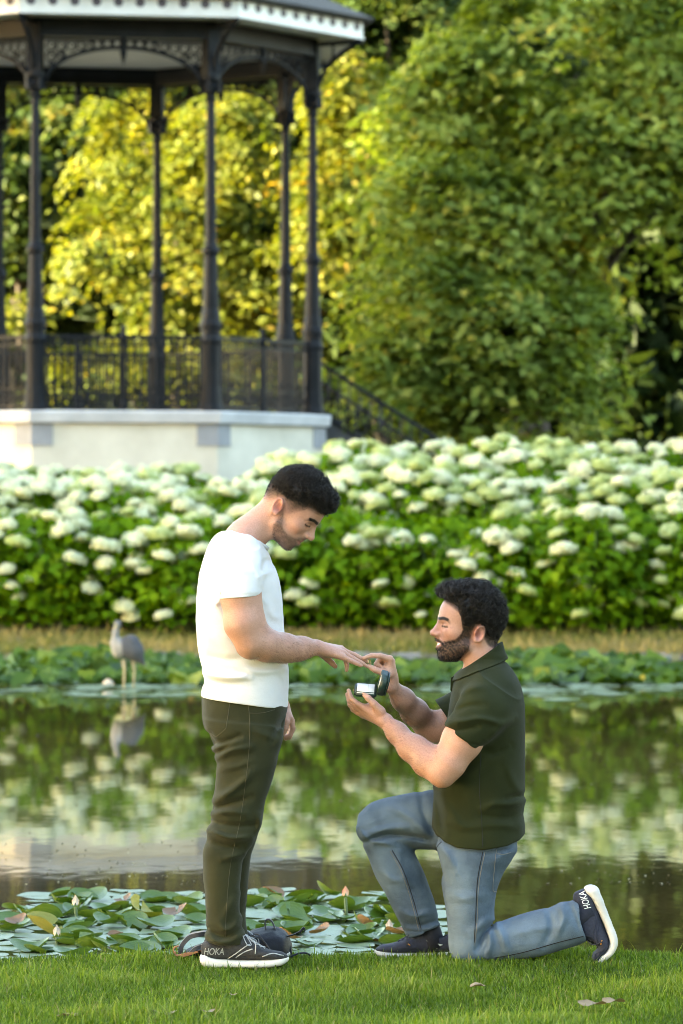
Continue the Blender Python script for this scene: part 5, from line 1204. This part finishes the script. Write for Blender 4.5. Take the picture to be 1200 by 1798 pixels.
# ------------------------------------------------------------------ kneeling man
def kneeling_man():
    root = empty('person', (0.36, 13.8, 0.0), 'bearded man in dark green polo and jeans kneeling on one knee', 'person')
    fr = head_frame(824 + 1, 1113, -1, -8, 6)
    hl = ([-.12, -.085, -.066, -.05, -.035, -.020, -.002, .004, .034, .040, .050, .056, .075, .1, .12], [-.030, -.030, -.026, -.012, .016, .034, .034, .018, .016, .030, .055, .078, .092, .102, .102])
    fade = ([-.12, -.085, -.06, -.04, -.02, 0, .034, .05, .12], [-.040, -.040, -.034, -.012, .020, .004, .004, .06, .101])
    cheek = ([-.02, -.005, .03, .040, .052, .070, .09, .102, .12], [.035, .032, .020, -.004, -.020, -.030, -.034, -.027, -.026])
    f = Field(); hf = head_field(1.0); c0 = fr[0] + fr[1] @ np.array((.01, 0, .01)) * HS
    f.rc(P(860, 1225, 0), P(845, 1400, 0), .085, .085, .03, flat=((0, 1, 0), 1.5))
    f.add(lambda Pt: hf(to_head(Pt, fr)) * HS, .02, 'u', (c0, .165))
    f.rc(P(855, 1192, 0), P(842, 1128, 0), .070, .060, .030); f.rc(P(822, 1178, -.02), P(835, 1150, -.045), .020, .012, .025)
    for s in (-1, 1): f.rc(P(858, 1185, s * .03), P(862, 1220, s * .11), .048, .045, .04)
    # near (left) arm holding the box
    A = [P(858, 1236, -.155), P(842, 1256, -.205), P(812, 1300, -.225), P(788, 1340, -.230), P(776, 1357, -.228), P(750, 1338, -.195), P(722, 1313, -.150), P(698, 1287, -.105), P(677, 1266, -.070)]
    f.chain(A, [.050, .060, .068, .056, .044, .0475, .043, .034, .0245], .03, .03); f.rc(P(774, 1364, -.23), P(778, 1367, -.23), .026, .026, .02)
    f.rc(P(770, 1335, -.21), P(735, 1313, -.17), .036, .036, .03)
    w = P(677, 1266, -.070); kn = [P(641, 1243, -.060), P(639, 1247, -.036), P(637, 1251, -.014), P(638, 1255, .006)]
    for q in kn: f.rc(w, q, .0235, .0135, .010)
    f.rc(P(664, 1248, -.062), P(650, 1243, -.05), .022, .018, .012)
    Fg = [[kn[0], P(627, 1235, -.064), P(617, 1226, -.062), P(612.5, 1212.5, -.052)], [kn[1], P(624, 1240, -.040), P(614, 1231, -.036), P(610, 1219, -.028)], [kn[2], P(624, 1245, -.014), P(615, 1238, -.008), P(612, 1228, 0)], [kn[3], P(628, 1251, .008), P(620, 1246, .012), P(616, 1239, .016)]]
    for g in Fg: f.chain(g, [.0112, .0100, .0088, .0074], .006, .003)
    f.chain([P(669, 1249, -.082), P(657, 1236, -.094), P(647, 1226, -.094), P(638, 1217.5, -.084)], [.0175, .0130, .0112, .0088], .012, .004)
    # far (right) arm lifting the ring
    A = [P(852, 1218, .18), P(812, 1252, .21), P(768, 1278, .23), P(750, 1272, .225), P(728, 1250, .165), P(708, 1228, .11), P(687, 1203, .055)]
    f.chain(A, [.060, .056, .050, .045, .0455, .038, .0245], .03, .03)
    w = P(687, 1203, .055); kn = [P(685, 1157, .012), P(688, 1161, .034), P(688, 1166, .054), P(686, 1171, .072)]
    for q in kn: f.rc(w, q, .0235, .0125, .010)
    f.rc(P(687, 1190, .045), P(682, 1172, .03), .024, .020, .012)
    f.chain([kn[0], P(668, 1151.5, -.004), P(653, 1151, -.010), P(639.5, 1155.5, -.010)], [.0115, .0102, .0090, .0072], .006, .003)
    for i, q in enumerate(kn[1:]):
        y = (.026, .048, .068)[i]; o = 3.5 * i
        f.chain([q, P(668, 1156 + o, y), P(661, 1166 + o, y - .004), P(671, 1172 + o, y - .004)], [.0112, .0100, .0090, .0078], .006, .003)
    f.chain([P(684, 1183, .018), P(670, 1180, -.004), P(659, 1176, -.010), P(648.5, 1170, -.010)], [.0170, .0128, .0112, .0088], .012, .004)
    V, F, me = mesh_field(f, np.array((P(596, 0)[0], 13.36, P(0, 1420)[2])), np.array((P(940, 0)[0], 14.16, P(0, 1008)[2])), .003, 'body', [SKIN])
    vcol(me, 'col', skin_colours(V, fr, hl, fade, cheek, .98, 1, [(np.array(P(770, 1352, -.22)), np.array(P(677, 1266, -.07)), .072, .36), (np.array(P(750, 1272, .22)), np.array(P(687, 1203, .055)), .072, .45)]))
    link('body', shift(me, root), root)
    arm_hair(root, V, P(772, 1352, -.22), P(682, 1268, -.07), .08, 1500, 15); arm_hair(root, V, P(750, 1272, .22), P(690, 1207, .055), .08, 1200, 16)
    thick = lambda x, z: np.interp(x, [-.11, -.08, -.03, .03, .08, .11], [.006, .013, .022, .020, .014, .010]) * sstep(z, .03, .12) + .006
    hair_part(root, fr, hl, thick, [((.072, 0, .114), (.024, .052, .020)), ((.094, -.02, .119), (.009, .014, .007))], 2200, 9, .0090, .022)
    brow_part(root, V, fr, 700, 52); beard_part(root, V, fr, cheek, 7000, .0062, 8); cropped_hair(root, V, fr, hl, fade, .004, 2500, .0055, 42)
    # polo
    g = Field()
    st = [(826, 1160, 884, 1152, 0, .07), (812, 1176, 900, 1172, 0, .135), (799, 1193, 911, 1190, 0, .182), (792, 1225, 920, 1225, 0, .205), (786, 1262, 922, 1262, 0, .208), (776, 1315, 922, 1315, 0, .200), (767, 1350, 922, 1350, 0, .194), (761, 1376, 922, 1376, 0, .190), (760, 1402, 921, 1402, 0, .186), (760, 1430, 921, 1430, 0, .186), (759, 1464, 922, 1464, 0, .198), (758, 1510, 923, 1510, 0, .206)]
    fn, b = loft_px(st, 2.3, .02); g.add(fn)
    ax = np.array(P(810, 1296)) - np.array(P(868, 1214)); ax[1] = 0
    fn, b = loft_px([(836, 1190, 912, 1222, -.140, .075), (822, 1205, 906, 1244, -.175, .082), (803, 1232, 884, 1276, -.205, .086), (786, 1263, 856, 1302, -.222, .086), (776, 1278, 843, 1314, -.226, .086)], 2.1, .004, ax); g.add(fn, .035); fn_slv = fn
    arm_hole = [P(800, 1312, -.228), P(826, 1276, -.216)]; 
    fn, b = loft_px([(828, 1190, 905, 1222, .140, .075), (805, 1205, 885, 1250, .180, .080), (790, 1216, 842, 1290, .205, .080), (774, 1222, 800, 1300, .215, .078)], 2.1, .004); g.add(fn, .035)
    p1, p2 = np.array(P(873, 1137)), np.array(P(814, 1176)); dd = p1 - p2; nn = np.array([-dd[2], 0, dd[0]]); nn /= np.linalg.norm(nn)
    g.add(lambda Pt: ((Pt - p1) @ nn).astype(np.float32), .004, 'i'); g.rc(P(850, 1178, 0), P(832, 1110, 0), .074, .074, .004, op='s')
    hx = np.array([740, 757, 762, 766, 781, 804, 848, 892, 912, 921, 940.]); hy = np.array([1440, 1449, 1458, 1466, 1479, 1489, 1493, 1485, 1475, 1465, 1440.])
    g.add(lambda Pt: ((to_px(Pt)[:, 1] - np.interp(to_px(Pt)[:, 0], hx, hy)) / 489.0).astype(np.float32), .003, 'i')
    g.add(folds(AMP([([(790, 1268), (815, 1266), (845, 1262), (880, 1270)], .006, 7), ([(782, 1280), (805, 1282), (840, 1276)], -.005, 6), ([(800, 1250), (822, 1240), (850, 1238)], -.004, 7), ([(812, 1215), (830, 1208), (852, 1206)], .004, 8), 
                 ([(858, 1300), (880, 1275), (905, 1262)], .005, 9), ([(846, 1318), (868, 1322), (895, 1310)], -.005, 9), ([(921, 1405), (900, 1412), (870, 1412), (850, 1420)], .006, 8), ([(921, 1396), (905, 1398), (890, 1402)], -.005, 6), ([(915, 1430), (880, 1436), (840, 1432)], -.004, 9), ([(910, 1452), (870, 1448), (820, 1452), (785, 1440)], .004, 9),
                 ([(775, 1400), (790, 1425), (812, 1450)], .004, 10), ([(765, 1390), (772, 1430), (776, 1465)], -.004, 8), ([(890, 1340), (900, 1370), (915, 1392)], .003, 9), ([(800, 1370), (830, 1360), (855, 1335)], .003, 10), ([(782, 1274), (812, 1300), (842, 1309)], -.0012, 3)], 1.6), .06), op='d')
    g.add(lambda Pt: (.0018 * wav(Pt, 32, 31)).astype(np.float32), op='d')
    Vt, Ft, mt = mesh_field(g, np.array((P(735, 0)[0], 13.42, P(0, 1505)[2])), np.array((P(945, 0)[0], 14.18, P(0, 1120)[2])), .0035, 'polo_shirt', [POLO])
    polo = link('polo_shirt', shift(mt, root), root); bvp = bvh_of(Vt, Ft)
    # collar: stand and fall round the neck
    g2 = Field(); fnc, b = loft_px(st, 2.3, .02); g2.add(fnc); g2.add(fn_slv, .035)
    g2.rc(P(856, 1192, 0), P(843, 1120, 0), .078, .069, .03)
    g2.add(lambda Pt: np.full(len(Pt), -.0075, np.float32), op='d')
    c1 = np.array(P(872, 1133)); c2 = np.array(P(812, 1174)); e_ = c1 - c2; m1 = np.array([-e_[2], 0, e_[0]]); m1 /= np.linalg.norm(m1)
    b1 = np.array(P(885, 1160)); b2 = np.array(P(797, 1194)); e2 = b1 - b2; m2 = np.array([-e2[2], 0, e2[0]]); m2 /= np.linalg.norm(m2)
    g2.add(lambda Pt: ((Pt - c1) @ m1).astype(np.float32), .004, 'i')
    g2.add(lambda Pt: (-(Pt - b1) @ m2 + .10 * np.clip(np.abs(Pt[:, 1] - D0) - .11, 0, 1)).astype(np.float32), .003, 'i')
    g2.rc(P(850, 1178, 0), P(832, 1095, 0), .072, .072, .003, op='s')
    Vc, Fc, mc = mesh_field(g2, np.array((P(780, 0)[0], 13.5, P(0, 1210)[2])), np.array((P(910, 0)[0], 14.1, P(0, 1120)[2])), .003, 'collar', [POLO]); link('collar', shift(mc, root), polo)
    seam('seam', bvp, [(845, 1320), (842, 1380), (846, 1440), (848, 1488)], THREAD_D, root, .0012)
    bm = bmesh.new(); c = [P(800, 1186, -.03), P(792, 1190, -.03), P(791, 1212, -.03), P(795, 1216, -.03)]; d = [p + Vector((0.004, .05, 0)) for p in c]
    a_ = [bm.verts.new(p) for p in c]; b_ = [bm.verts.new(p) for p in d]
    for i in range(4): bm.faces.new((a_[i], a_[(i + 1) % 4], b_[(i + 1) % 4], b_[i]))
    bm.faces.new(a_); bm.faces.new(list(reversed(b_))); me = bpy.data.meshes.new('placket'); bm.to_mesh(me); bm.free(); me.materials.append(POLO); link('placket', shift(me, root), polo)
    # jeans
    q = Field()
    fn, b = loft_px([(772, 1395, 908, 1400, 0, .145), (770, 1430, 910, 1440, 0, .155), (770, 1462, 910, 1470, 0, .155), (780, 1490, 906, 1500, -.02, .148)], 2.4, .02); q.add(fn)
    fn, b = loft_px([(790, 1384, 800, 1500, .09, .100), (757, 1387, 766, 1493, .10, .095), (723, 1391, 730, 1491, .105, .088), (698, 1395, 705, 1487, .108, .084), (668, 1402, 672, 1484, .11, .078), (645, 1412, 648, 1480, .11, .068), (627, 1430, 628, 1466, .11, .045)], 2.1, .012, np.array((-1, 0, .04))); q.add(fn, .02)
    fn, b = loft_px([(626, 1440, 700, 1440, .11, .070), (628, 1462, 712, 1466, .11, .077), (636, 1480, 721, 1484, .11, .078), (655, 1527, 739, 1520, .108, .075), (675, 1563, 755, 1556, .105, .072), (693, 1600, 767, 1592, .10, .066), (706, 1625, 773, 1616, .10, .064), (714, 1640, 777, 1632, .10, .064)], 2.2, .004); q.add(fn, .018)
    fn, b = loft_px([(780, 1452, 900, 1452, -.06, .06), (772, 1475, 906, 1475, -.078, .085), (768, 1494, 905, 1492, -.088, .097), (772, 1530, 884, 1530, -.092, .096), (776, 1560, 873, 1560, -.094, .092), (783, 1608, 868, 1600, -.096, .086), (787, 1645, 868, 1640, -.098, .080), (790, 1672, 866, 1672, -.098, .074), (797, 1691, 850, 1691, -.098, .055)], 2.2, .012); q.add(fn, .02)
    fn, b = loft_px([(832, 1622, 830, 1690, -.098, .070), (866, 1623, 864, 1691, -.098, .073), (900, 1612, 902, 1686, -.098, .073), (940, 1599, 944, 1680, -.098, .070), (975, 1590, 984, 1668, -.098, .066), (1002, 1581, 1016, 1658, -.098, .064), (1012, 1580, 1032, 1652, -.098, .064)], 2.2, .004); q.add(fn, .014)
    q.add(folds(AMP([([(866, 1622), (850, 1640), (838, 1668)], -.010, 6), ([(868, 1618), (880, 1640), (890, 1668)], .006, 8), ([(858, 1630), (862, 1655), (855, 1680)], .006, 6), ([(862, 1606), (845, 1625), (826, 1640)], .004, 8), ([(985, 1590), (990, 1612), (980, 1640)], .006, 7), ([(1000, 1588), (1010, 1612), (1020, 1635)], -.005, 7), ([(965, 1600), (968, 1630), (955, 1660)], -.005, 8),
                 ([(766, 1480), (785, 1500), (800, 1530)], .005, 9), ([(762, 1496), (772, 1520), (780, 1545)], -.005, 6), ([(870, 1510), (885, 1500), (905, 1492)], .004, 8), ([(640, 1478), (680, 1466), (720, 1468), (755, 1475)], -.008, 6), ([(640, 1468), (680, 1455), (725, 1452)], .006, 8), ([(630, 1455), (650, 1475), (690, 1482)], .006, 6),
                 ([(690, 1420), (720, 1435), (755, 1470)], .005, 9), ([(740, 1395), (745, 1430), (765, 1470)], -.005, 8), ([(700, 1500), (705, 1525), (720, 1550)], .004, 8), ([(672, 1530), (690, 1545), (710, 1545)], .004, 8), ([(705, 1600), (725, 1608), (755, 1602)], .005, 7), ([(710, 1620), (740, 1625), (770, 1615)], -.004, 6),
                 ([(900, 1640), (940, 1632), (970, 1628)], .003, 9), ([(790, 1570), (815, 1578), (850, 1570)], .003, 10), ([(1012, 1586), (1020, 1615), (1034, 1648)], -.002, 3), ([(712, 1634), (745, 1636), (776, 1628)], -.002, 3)], 1.6), .25), op='d')
    q.add(lambda Pt: (.0022 * wav(Pt, 40, 35)).astype(np.float32), op='d')
    Vp, Fp, mp = mesh_field(q, np.array((P(610, 0)[0], 13.5, P(0, 1700)[2])), np.array((P(1060, 0)[0], 14.12, P(0, 1375)[2])), .0038, 'jeans', [DENIM])
    Qp = to_px(Vp); fd = np.zeros(len(Vp))
    for cx, cy, rx, ry, a in ((700, 1418, 60, 26, 1.0), (640, 1440, 22, 24, .9), (672, 1540, 22, 60, .8), (806, 1560, 24, 80, 1.0), (815, 1655, 22, 26, .8), (930, 1630, 70, 22, .7), (1010, 1610, 18, 26, .6), (885, 1470, 22, 24, .5)): fd = np.maximum(fd, a * np.exp(-(((Qp[:, 0] - cx) / rx) ** 2 + ((Qp[:, 1] - cy) / ry) ** 2)))
    fd = np.clip(fd + .18 * wav(Vp * np.array((1, 1, .5)), 60, 77) + .12 * wav(Vp * np.array((1, 1, .35)), 150, 78), 0, 1); vattr(mp, 'fade', fd)
    link('jeans', shift(mp, root), root); bv = bvh_of(Vp, Fp)
    seam('side_seam', bv, [(852, 1496), (843, 1540), (839, 1580), (838, 1620), (834, 1660)], THREAD, root, .0015); seam('side_seam', bv, [(848, 1496), (839, 1545), (836, 1600), (833, 1655)], THREAD_D, root, .0016)
    seam('side_seam', bv, [(685, 1494), (705, 1530), (722, 1580), (736, 1634)], THREAD, root, .0015); seam('side_seam', bv, [(689, 1493), (709, 1530), (726, 1580), (740, 1632)], THREAD_D, root, .0016)
    seam('pocket_stitching', bv, [(872, 1492), (868, 1530), (866, 1562), (873, 1566)], THREAD, root, .0014); seam('pocket_stitching', bv, [(873, 1499), (885, 1500), (897, 1497)], THREAD, root, .0014)
    seam('inner_seam', bv, [(870, 1682), (920, 1672), (980, 1655), (1025, 1644)], THREAD_D, root, .0018); seam('crotch_seam', bv, [(776, 1478), (768, 1487), (765, 1500)], THREAD_D, root, .0016)
    # shoes and socks
    up = mottled('shoe_navy_knit', (0.010, 0.013, 0.028), (0.022, 0.027, 0.050), 90, .8, .5, 600, .002); sole = mottled('shoe_white_foam', (0.50, 0.495, 0.475), (0.62, 0.615, 0.59), 12, .7, .2, 80, .003)
    lace = mottled('navy_lace', (0.012, 0.014, 0.026), (0.02, 0.024, 0.04), 60, .7, 0); let = mottled('white_print', (0.60, 0.61, 0.61), (0.70, 0.71, 0.71), 60, .6, 0); orange = mottled('orange_tab', (0.55, 0.22, 0.04), (0.6, 0.26, 0.05), 30, .6, 0)
    make_shoe(root, frame(1047, 1549, -.098, (.36, 0, -.93), (-.93, 0, -.36)), up, sole, lace, 'HOKA', let, bend_ang=.75, side=1, accent=orange)
    make_shoe(root, frame(812, 1687, .10, (-1, 0.02, 0), (0, 0, 1)), up, sole, lace, None, let, emblem=True, side=1, accent=orange)
    SOCK = mottled('navy_sock', (0.010, 0.012, 0.022), (0.018, 0.02, 0.034), 100, .9, .2)
    V1, F1 = tube_np([P(1000, 1618, -.098), P(1022, 1607, -.098), P(1040, 1598, -.098)], [.042, .042, .038], 12); link('sock', shift(fix_faces('sock', V1, F1, [SOCK]), root), root)
    V1, F1 = tube_np([P(748, 1620, .10), P(756, 1640, .10), P(764, 1664, .10)], [.042, .042, .04], 12); link('sock', shift(fix_faces('sock', V1, F1, [SOCK]), root), root)
    return root
K_MAN = kneeling_man()
# ================================================================== ring, ring box, backpack, heron
GOLD = mottled('gold', (0.75, 0.48, 0.20), (0.85, 0.58, 0.27), 40, 0.22, 0, metal=1.0)
def build_ring():
    c = P(649.5, 1162.5, -.012); root_loc = c
    th = np.linspace(0, 2 * math.pi, 33); n = unit(np.array([.80, -.35, .25])); a = unit(np.cross(n, (0, 0, 1.0))); b = np.cross(n, a)
    V, F = tube_np([.0098 * (math.cos(t) * a + math.sin(t) * b) for t in th], .0014, 8, False)
    me = mesh_np('ring', V, F, True, [GOLD]); o = link('ring', me, None, c); tag(o, 'thin gold ring held between two fingertips of the kneeling man', 'ring')
build_ring()
def build_box():
    LEATH = mottled('box_green_leather', (0.007, 0.026, 0.024), (0.014, 0.046, 0.042), 60, 0.38, 0.3, 260, .002); PAD = mottled('box_white_satin', (0.74, 0.73, 0.71), (0.82, 0.81, 0.79), 40, 0.55, 0.25, 60, .004)
    CRM = mottled('box_cream_lining', (0.60, 0.54, 0.42), (0.68, 0.62, 0.5), 40, .6, 0.1)
    O = np.array(P(661, 1227, -.085)); root = empty('ring_box', tuple(O), 'open dark green ring box with white satin cushion on the kneeling man palm', 'ring box')
    ex = unit(np.array([-.997, 0, .075])); ey = np.array([-.23, .80, .55]); ey = unit(ey - ex * (ey @ ex)); n = unit(np.cross(ey, ex)); n = n if n[2] > 0 else -n
    def slab(name, a, b, c, x, y, z, mat, par, ax=(ex, ey, n), bev=.0025, off=(0, 0, 0)):
        bm = bmesh.new(); bx(bm, (x[0] + x[1]) / 2, (y[0] + y[1]) / 2, (z[0] + z[1]) / 2, x[1] - x[0], y[1] - y[0], z[1] - z[0])
        bmesh.ops.bevel(bm, geom=list(bm.edges), offset=bev, segments=2, affect='EDGES')
        for v in bm.verts: p = np.array(v.co); v.co = Vector(np.array(off) + p[0] * ax[0] + p[1] * ax[1] + p[2] * ax[2])
        bmesh.ops.recalc_face_normals(bm, faces=bm.faces); return bm_obj(name, bm, mat, par, True)
    base = slab('base', 0, 0, 0, (0, .080), (0, .062), (0, .021), LEATH, root, bev=.005)
    slab('cushion', 0, 0, 0, (.005, .0755), (.004, .058), (.012, .0236), PAD, base, bev=.004); slab('ring_slot', 0, 0, 0, (.030, .0315), (.010, .052), (.0225, .0242), CRM, base, bev=.0005)
    slab('clasp', 0, 0, 0, (.079, .083), (.026, .034), (.006, .012), GOLD, base, bev=.001)
    # lid opened about 100 degrees, as deep as the base
    a = math.radians(100); lz = unit(math.cos(a) * ex + math.sin(a) * n); lt = unit(np.cross(ey, lz)); lt = lt if lt @ ex < 0 else -lt
    LX = (lt, ey, lz)
    lid = slab('lid', 0, 0, 0, (.022, .032), (0, .062), (0, .072), LEATH, root, LX, .004, n * .016)
    for y in ((0, .006), (.056, .062)): slab('lid_wall', 0, 0, 0, (0, .024), y, (0, .072), LEATH, lid, LX, .002, n * .016)
    slab('lid_wall', 0, 0, 0, (0, .024), (.003, .059), (.066, .073), LEATH, lid, LX, .002, n * .016)
    slab('lid_lining', 0, 0, 0, (.003, .022), (.005, .057), (.004, .067), CRM, lid, LX, .002, n * .016)
build_box()

def build_backpack():
    NYL = cloth_mat('pack_black_nylon', (0.007, 0.008, 0.012), (0.015, 0.017, 0.024), 500, .6, .0, .5, 14); GREYW = cloth_mat('pack_grey_webbing', (0.055, 0.057, 0.065), (0.09, 0.092, 0.10), 700, .7, .2, .3, 30)
    ORG = mottled('pack_tan_leather', (0.36, 0.15, 0.07), (0.48, 0.22, 0.11), 30, .55, .2)
    root = empty('backpack', (P(440, 1680, .22)[0], 14.02, 0), 'black backpack with tan leather trim lying in the grass behind the shoe', 'backpack')
    Y = .20; f = Field()
    fn, b = loft_px([(430, 1648, 420, 1692, Y, .10), (445, 1634, 440, 1694, Y, .13), (462, 1629, 462, 1694, Y, .15), (485, 1630, 488, 1693, Y, .14), (503, 1640, 506, 1690, Y, .11), (512, 1654, 513, 1682, Y, .06)], 2.4, .02, np.array((1, 0, 0))); f.add(fn)
    fn, b = loft_px([(318, 1672, 318, 1693, Y, .05), (340, 1662, 340, 1694, Y, .09), (380, 1656, 380, 1694, Y, .12), (430, 1650, 430, 1694, Y, .13)], 2.4, .02, np.array((1, 0, 0))); f.add(fn, .03)
    f.add(lambda Pt: (.006 * wav(Pt, 40, 71) + .003 * wav(Pt, 95, 72)).astype(np.float32), op='d')
    V, F, me = mesh_field(f, np.array((P(300, 0)[0], 13.8, -.01)), np.array((P(525, 0)[0], 14.25, P(0, 1610)[2])), .005, 'bag', [NYL]); link('bag', shift(me, root), root)
    def strap(name, pl, w, mat, dys=None, th=.004):
        pts = catmull([np.array(P(p[0], p[1], p[2])) for p in pl], 6); n = len(pts); T = unit(np.gradient(pts, axis=0)); yv = np.array([0, 1.0, 0]); N = unit(np.cross(T, yv)); V = []
        for i in range(n): V += [pts[i] - yv * w + N[i] * th, pts[i] + yv * w + N[i] * th, pts[i] + yv * w - N[i] * th, pts[i] - yv * w - N[i] * th]
        F = [(4 * i + k, 4 * i + (k + 1) % 4, 4 * i + 4 + (k + 1) % 4, 4 * i + 4 + k) for i in range(n - 1) for k in range(4)] + [(0, 1, 2, 3), (4 * n - 1, 4 * n - 2, 4 * n - 3, 4 * n - 4)]
        return link(name, shift(fix_faces(name, np.array(V), np.array(F), [mat], False), root), root)
    strap('grab_handle', [(467, 1632, .17), (466, 1618, .17), (471, 1614, .17), (478, 1618, .17), (484, 1632, .17)], .013, GREYW, th=.0025)
    strap('shoulder_strap', [(317, 1676, .14), (320, 1660, .14), (333, 1645, .14), (350, 1640, .14), (368, 1639, .16), (400, 1645, .18)], .028, GREYW, th=.008)
    strap('shoulder_strap', [(332, 1676, .10), (345, 1664, .10), (362, 1660, .12), (385, 1660, .14)], .024, GREYW, th=.006)
    strap('leather_trim', [(307, 1671, .09), (311, 1677, .09), (330, 1674, .08), (348, 1671, .08), (362, 1667, .08)], .006, ORG, th=.003); strap('leather_trim', [(318, 1680, .08), (335, 1675, .08), (358, 1668, .08)], .006, ORG, th=.003)
    strap('leather_trim', [(313, 1680, .10), (306, 1672, .10), (306, 1664, .10), (314, 1661, .10)], .005, ORG, th=.0025)
    strap('compression_strap', [(504, 1644, .15), (516, 1641, .14), (526, 1636, .13), (535, 1630, .13)], .009, NYL, th=.0022); strap('compression_strap', [(527, 1637, .128), (533, 1629, .128), (536, 1634, .128)], .010, NYL, th=.003)
    strap('compression_strap', [(509, 1660, .15), (511, 1672, .13), (513, 1680, .10)], .006, NYL, th=.003); strap('compression_strap', [(505, 1682, .08), (525, 1674, .10), (540, 1674, .12), (552, 1684, .14)], .010, NYL, th=.0025)
    for pl in ([(436, 1650, .06), (452, 1640, .06), (466, 1655, .05), (478, 1672, .05)], [(442, 1642, .07), (460, 1650, .06), (470, 1662, .05)]):
        pts = catmull([np.array(P(*p)) for p in pl], 6); Vc, Fc = tube_np(pts, .0022, 5); link('drawcord', shift(fix_faces('drawcord', Vc, Fc, [GREYW]), root), root)
build_backpack()

def build_heron():
    Y = 38.2; m = Y / FPX; H = lambda px, py, dy=0.0: np.array(PXW(px, py, Y)) + np.array((0, dy, 0))
    root = empty('heron', tuple(PXW(226, 1206, Y)), 'grey heron standing in the shallow water before the far bank', 'bird')
    f = Field()
    f.rc(H(213, 1136), H(236, 1143), .088, .098, .03, flat=((0, 1, 0), .85)); f.rc(H(230, 1130), H(246, 1158), .09, .045, .03, flat=((0, 1, 0), .8)); f.rc(H(244, 1155), H(255, 1168), .035, .012, .02)
    f.chain([H(208, 1145), H(203, 1128), H(203, 1112), H(206, 1099)], [.062, .046, .030, .024], .03, .02)
    f.ell(H(207, 1095), (.034, .030, .032), k=.02)
    V, F, me = mesh_field(f, H(180, 1180, -.3), H(275, 1075, .3), .009, 'body', [])
    Q = to_px_y = np.stack([600 + FPX * V[:, 0] / V[:, 1], 899 - (V[:, 2] - CAM_H) * FPX / V[:, 1]], 1)
    grey = sstep(Q[:, 0] - 0.1 * (Q[:, 1] - 1107), 209, 213) * sstep(Q[:, 1], 1104, 1112); nz = .12 * wav(V, 60, 3)
    C = np.array((.33, .32, .29))[None] * (1 - grey[:, None]) + np.array((.060, .066, .076))[None] * grey[:, None]; C *= (1 + nz)[:, None]
    dk = sstep(Q[:, 1], 1152, 1160) * sstep(Q[:, 0], 236, 242); C = C * (1 - dk[:, None]) + np.array((.05, .053, .06)) * dk[:, None]
    cap = np.exp(-(((Q[:, 0] - 209) / 6) ** 2 + ((Q[:, 1] - 1093) / 2.6) ** 2)) * .8; C = C * (1 - cap[:, None]) + np.array((.04, .04, .05)) * cap[:, None]
    vcol(me, 'col', C); t = NT('heron_plumage'); t.set(Base_Color=t.mix(.25, t.attr('col', 'Color'), t.ramp(t.noise(60, 3), [(.3, (.05, .05, .055)), (.7, (.20, .20, .20))])), Roughness=.85); t.bump(t.noise(90, 3, stretch=(1, 1, .4)), .4, .01)
    me.materials.append(t.m); link('body', shift(me, root), root)
    FEA = mottled('heron_feather', (.05, .055, .062), (.12, .125, .135), 20, .8, .2)
    for i in range(9):
        a = H(220 + 2.2 * i, 1116 + 2.6 * i, -.066 + .002 * i); b = H(236 + 2.0 * i, 1138 + 3.0 * i, -.070 + .004 * i); d = unit(b - a); s = unit(np.cross(d, (0, 1, 0))) * .018
        Vf = [a, (a + b) / 2 + s - np.array((0, .006, 0)), b, (a + b) / 2 - s - np.array((0, .003, 0))]; Vf2 = [v + np.array((0, .004, 0)) for v in Vf]
        link('wing_feather', shift(fix_faces('wing_feather', np.array(Vf + Vf2), np.array([(0, 1, 2, 3), (7, 6, 5, 4), (0, 4, 5, 1), (1, 5, 6, 2), (2, 6, 7, 3), (3, 7, 4, 0)]), [FEA], False), root), root)
    BILL = mottled('heron_bill', (.45, .33, .10), (.55, .42, .16), 20, .4, 0); LEG = mottled('heron_leg', (.34, .28, .15), (.46, .38, .22), 20, .6, .2)
    V, F = tube_np([H(205, 1096, -.02), H(202, 1100, -.09), H(200, 1104, -.15)], [.013, .009, .002], 8); link('bill', shift(fix_faces('bill', V, F, [BILL]), root), root)
    for pl in ([(217, 1158, .02), (219, 1176, 0), (218, 1206, 0), (218, 1214, -.0)], [(233, 1160, .05), (236, 1178, .04), (235, 1204, .04), (235, 1213, .04)]):
        V, F = tube_np([H(*p) for p in pl], [.022, .012, .009, .009], 7); link('leg', shift(fix_faces('leg', V, F, [LEG]), root), root)
build_heron()
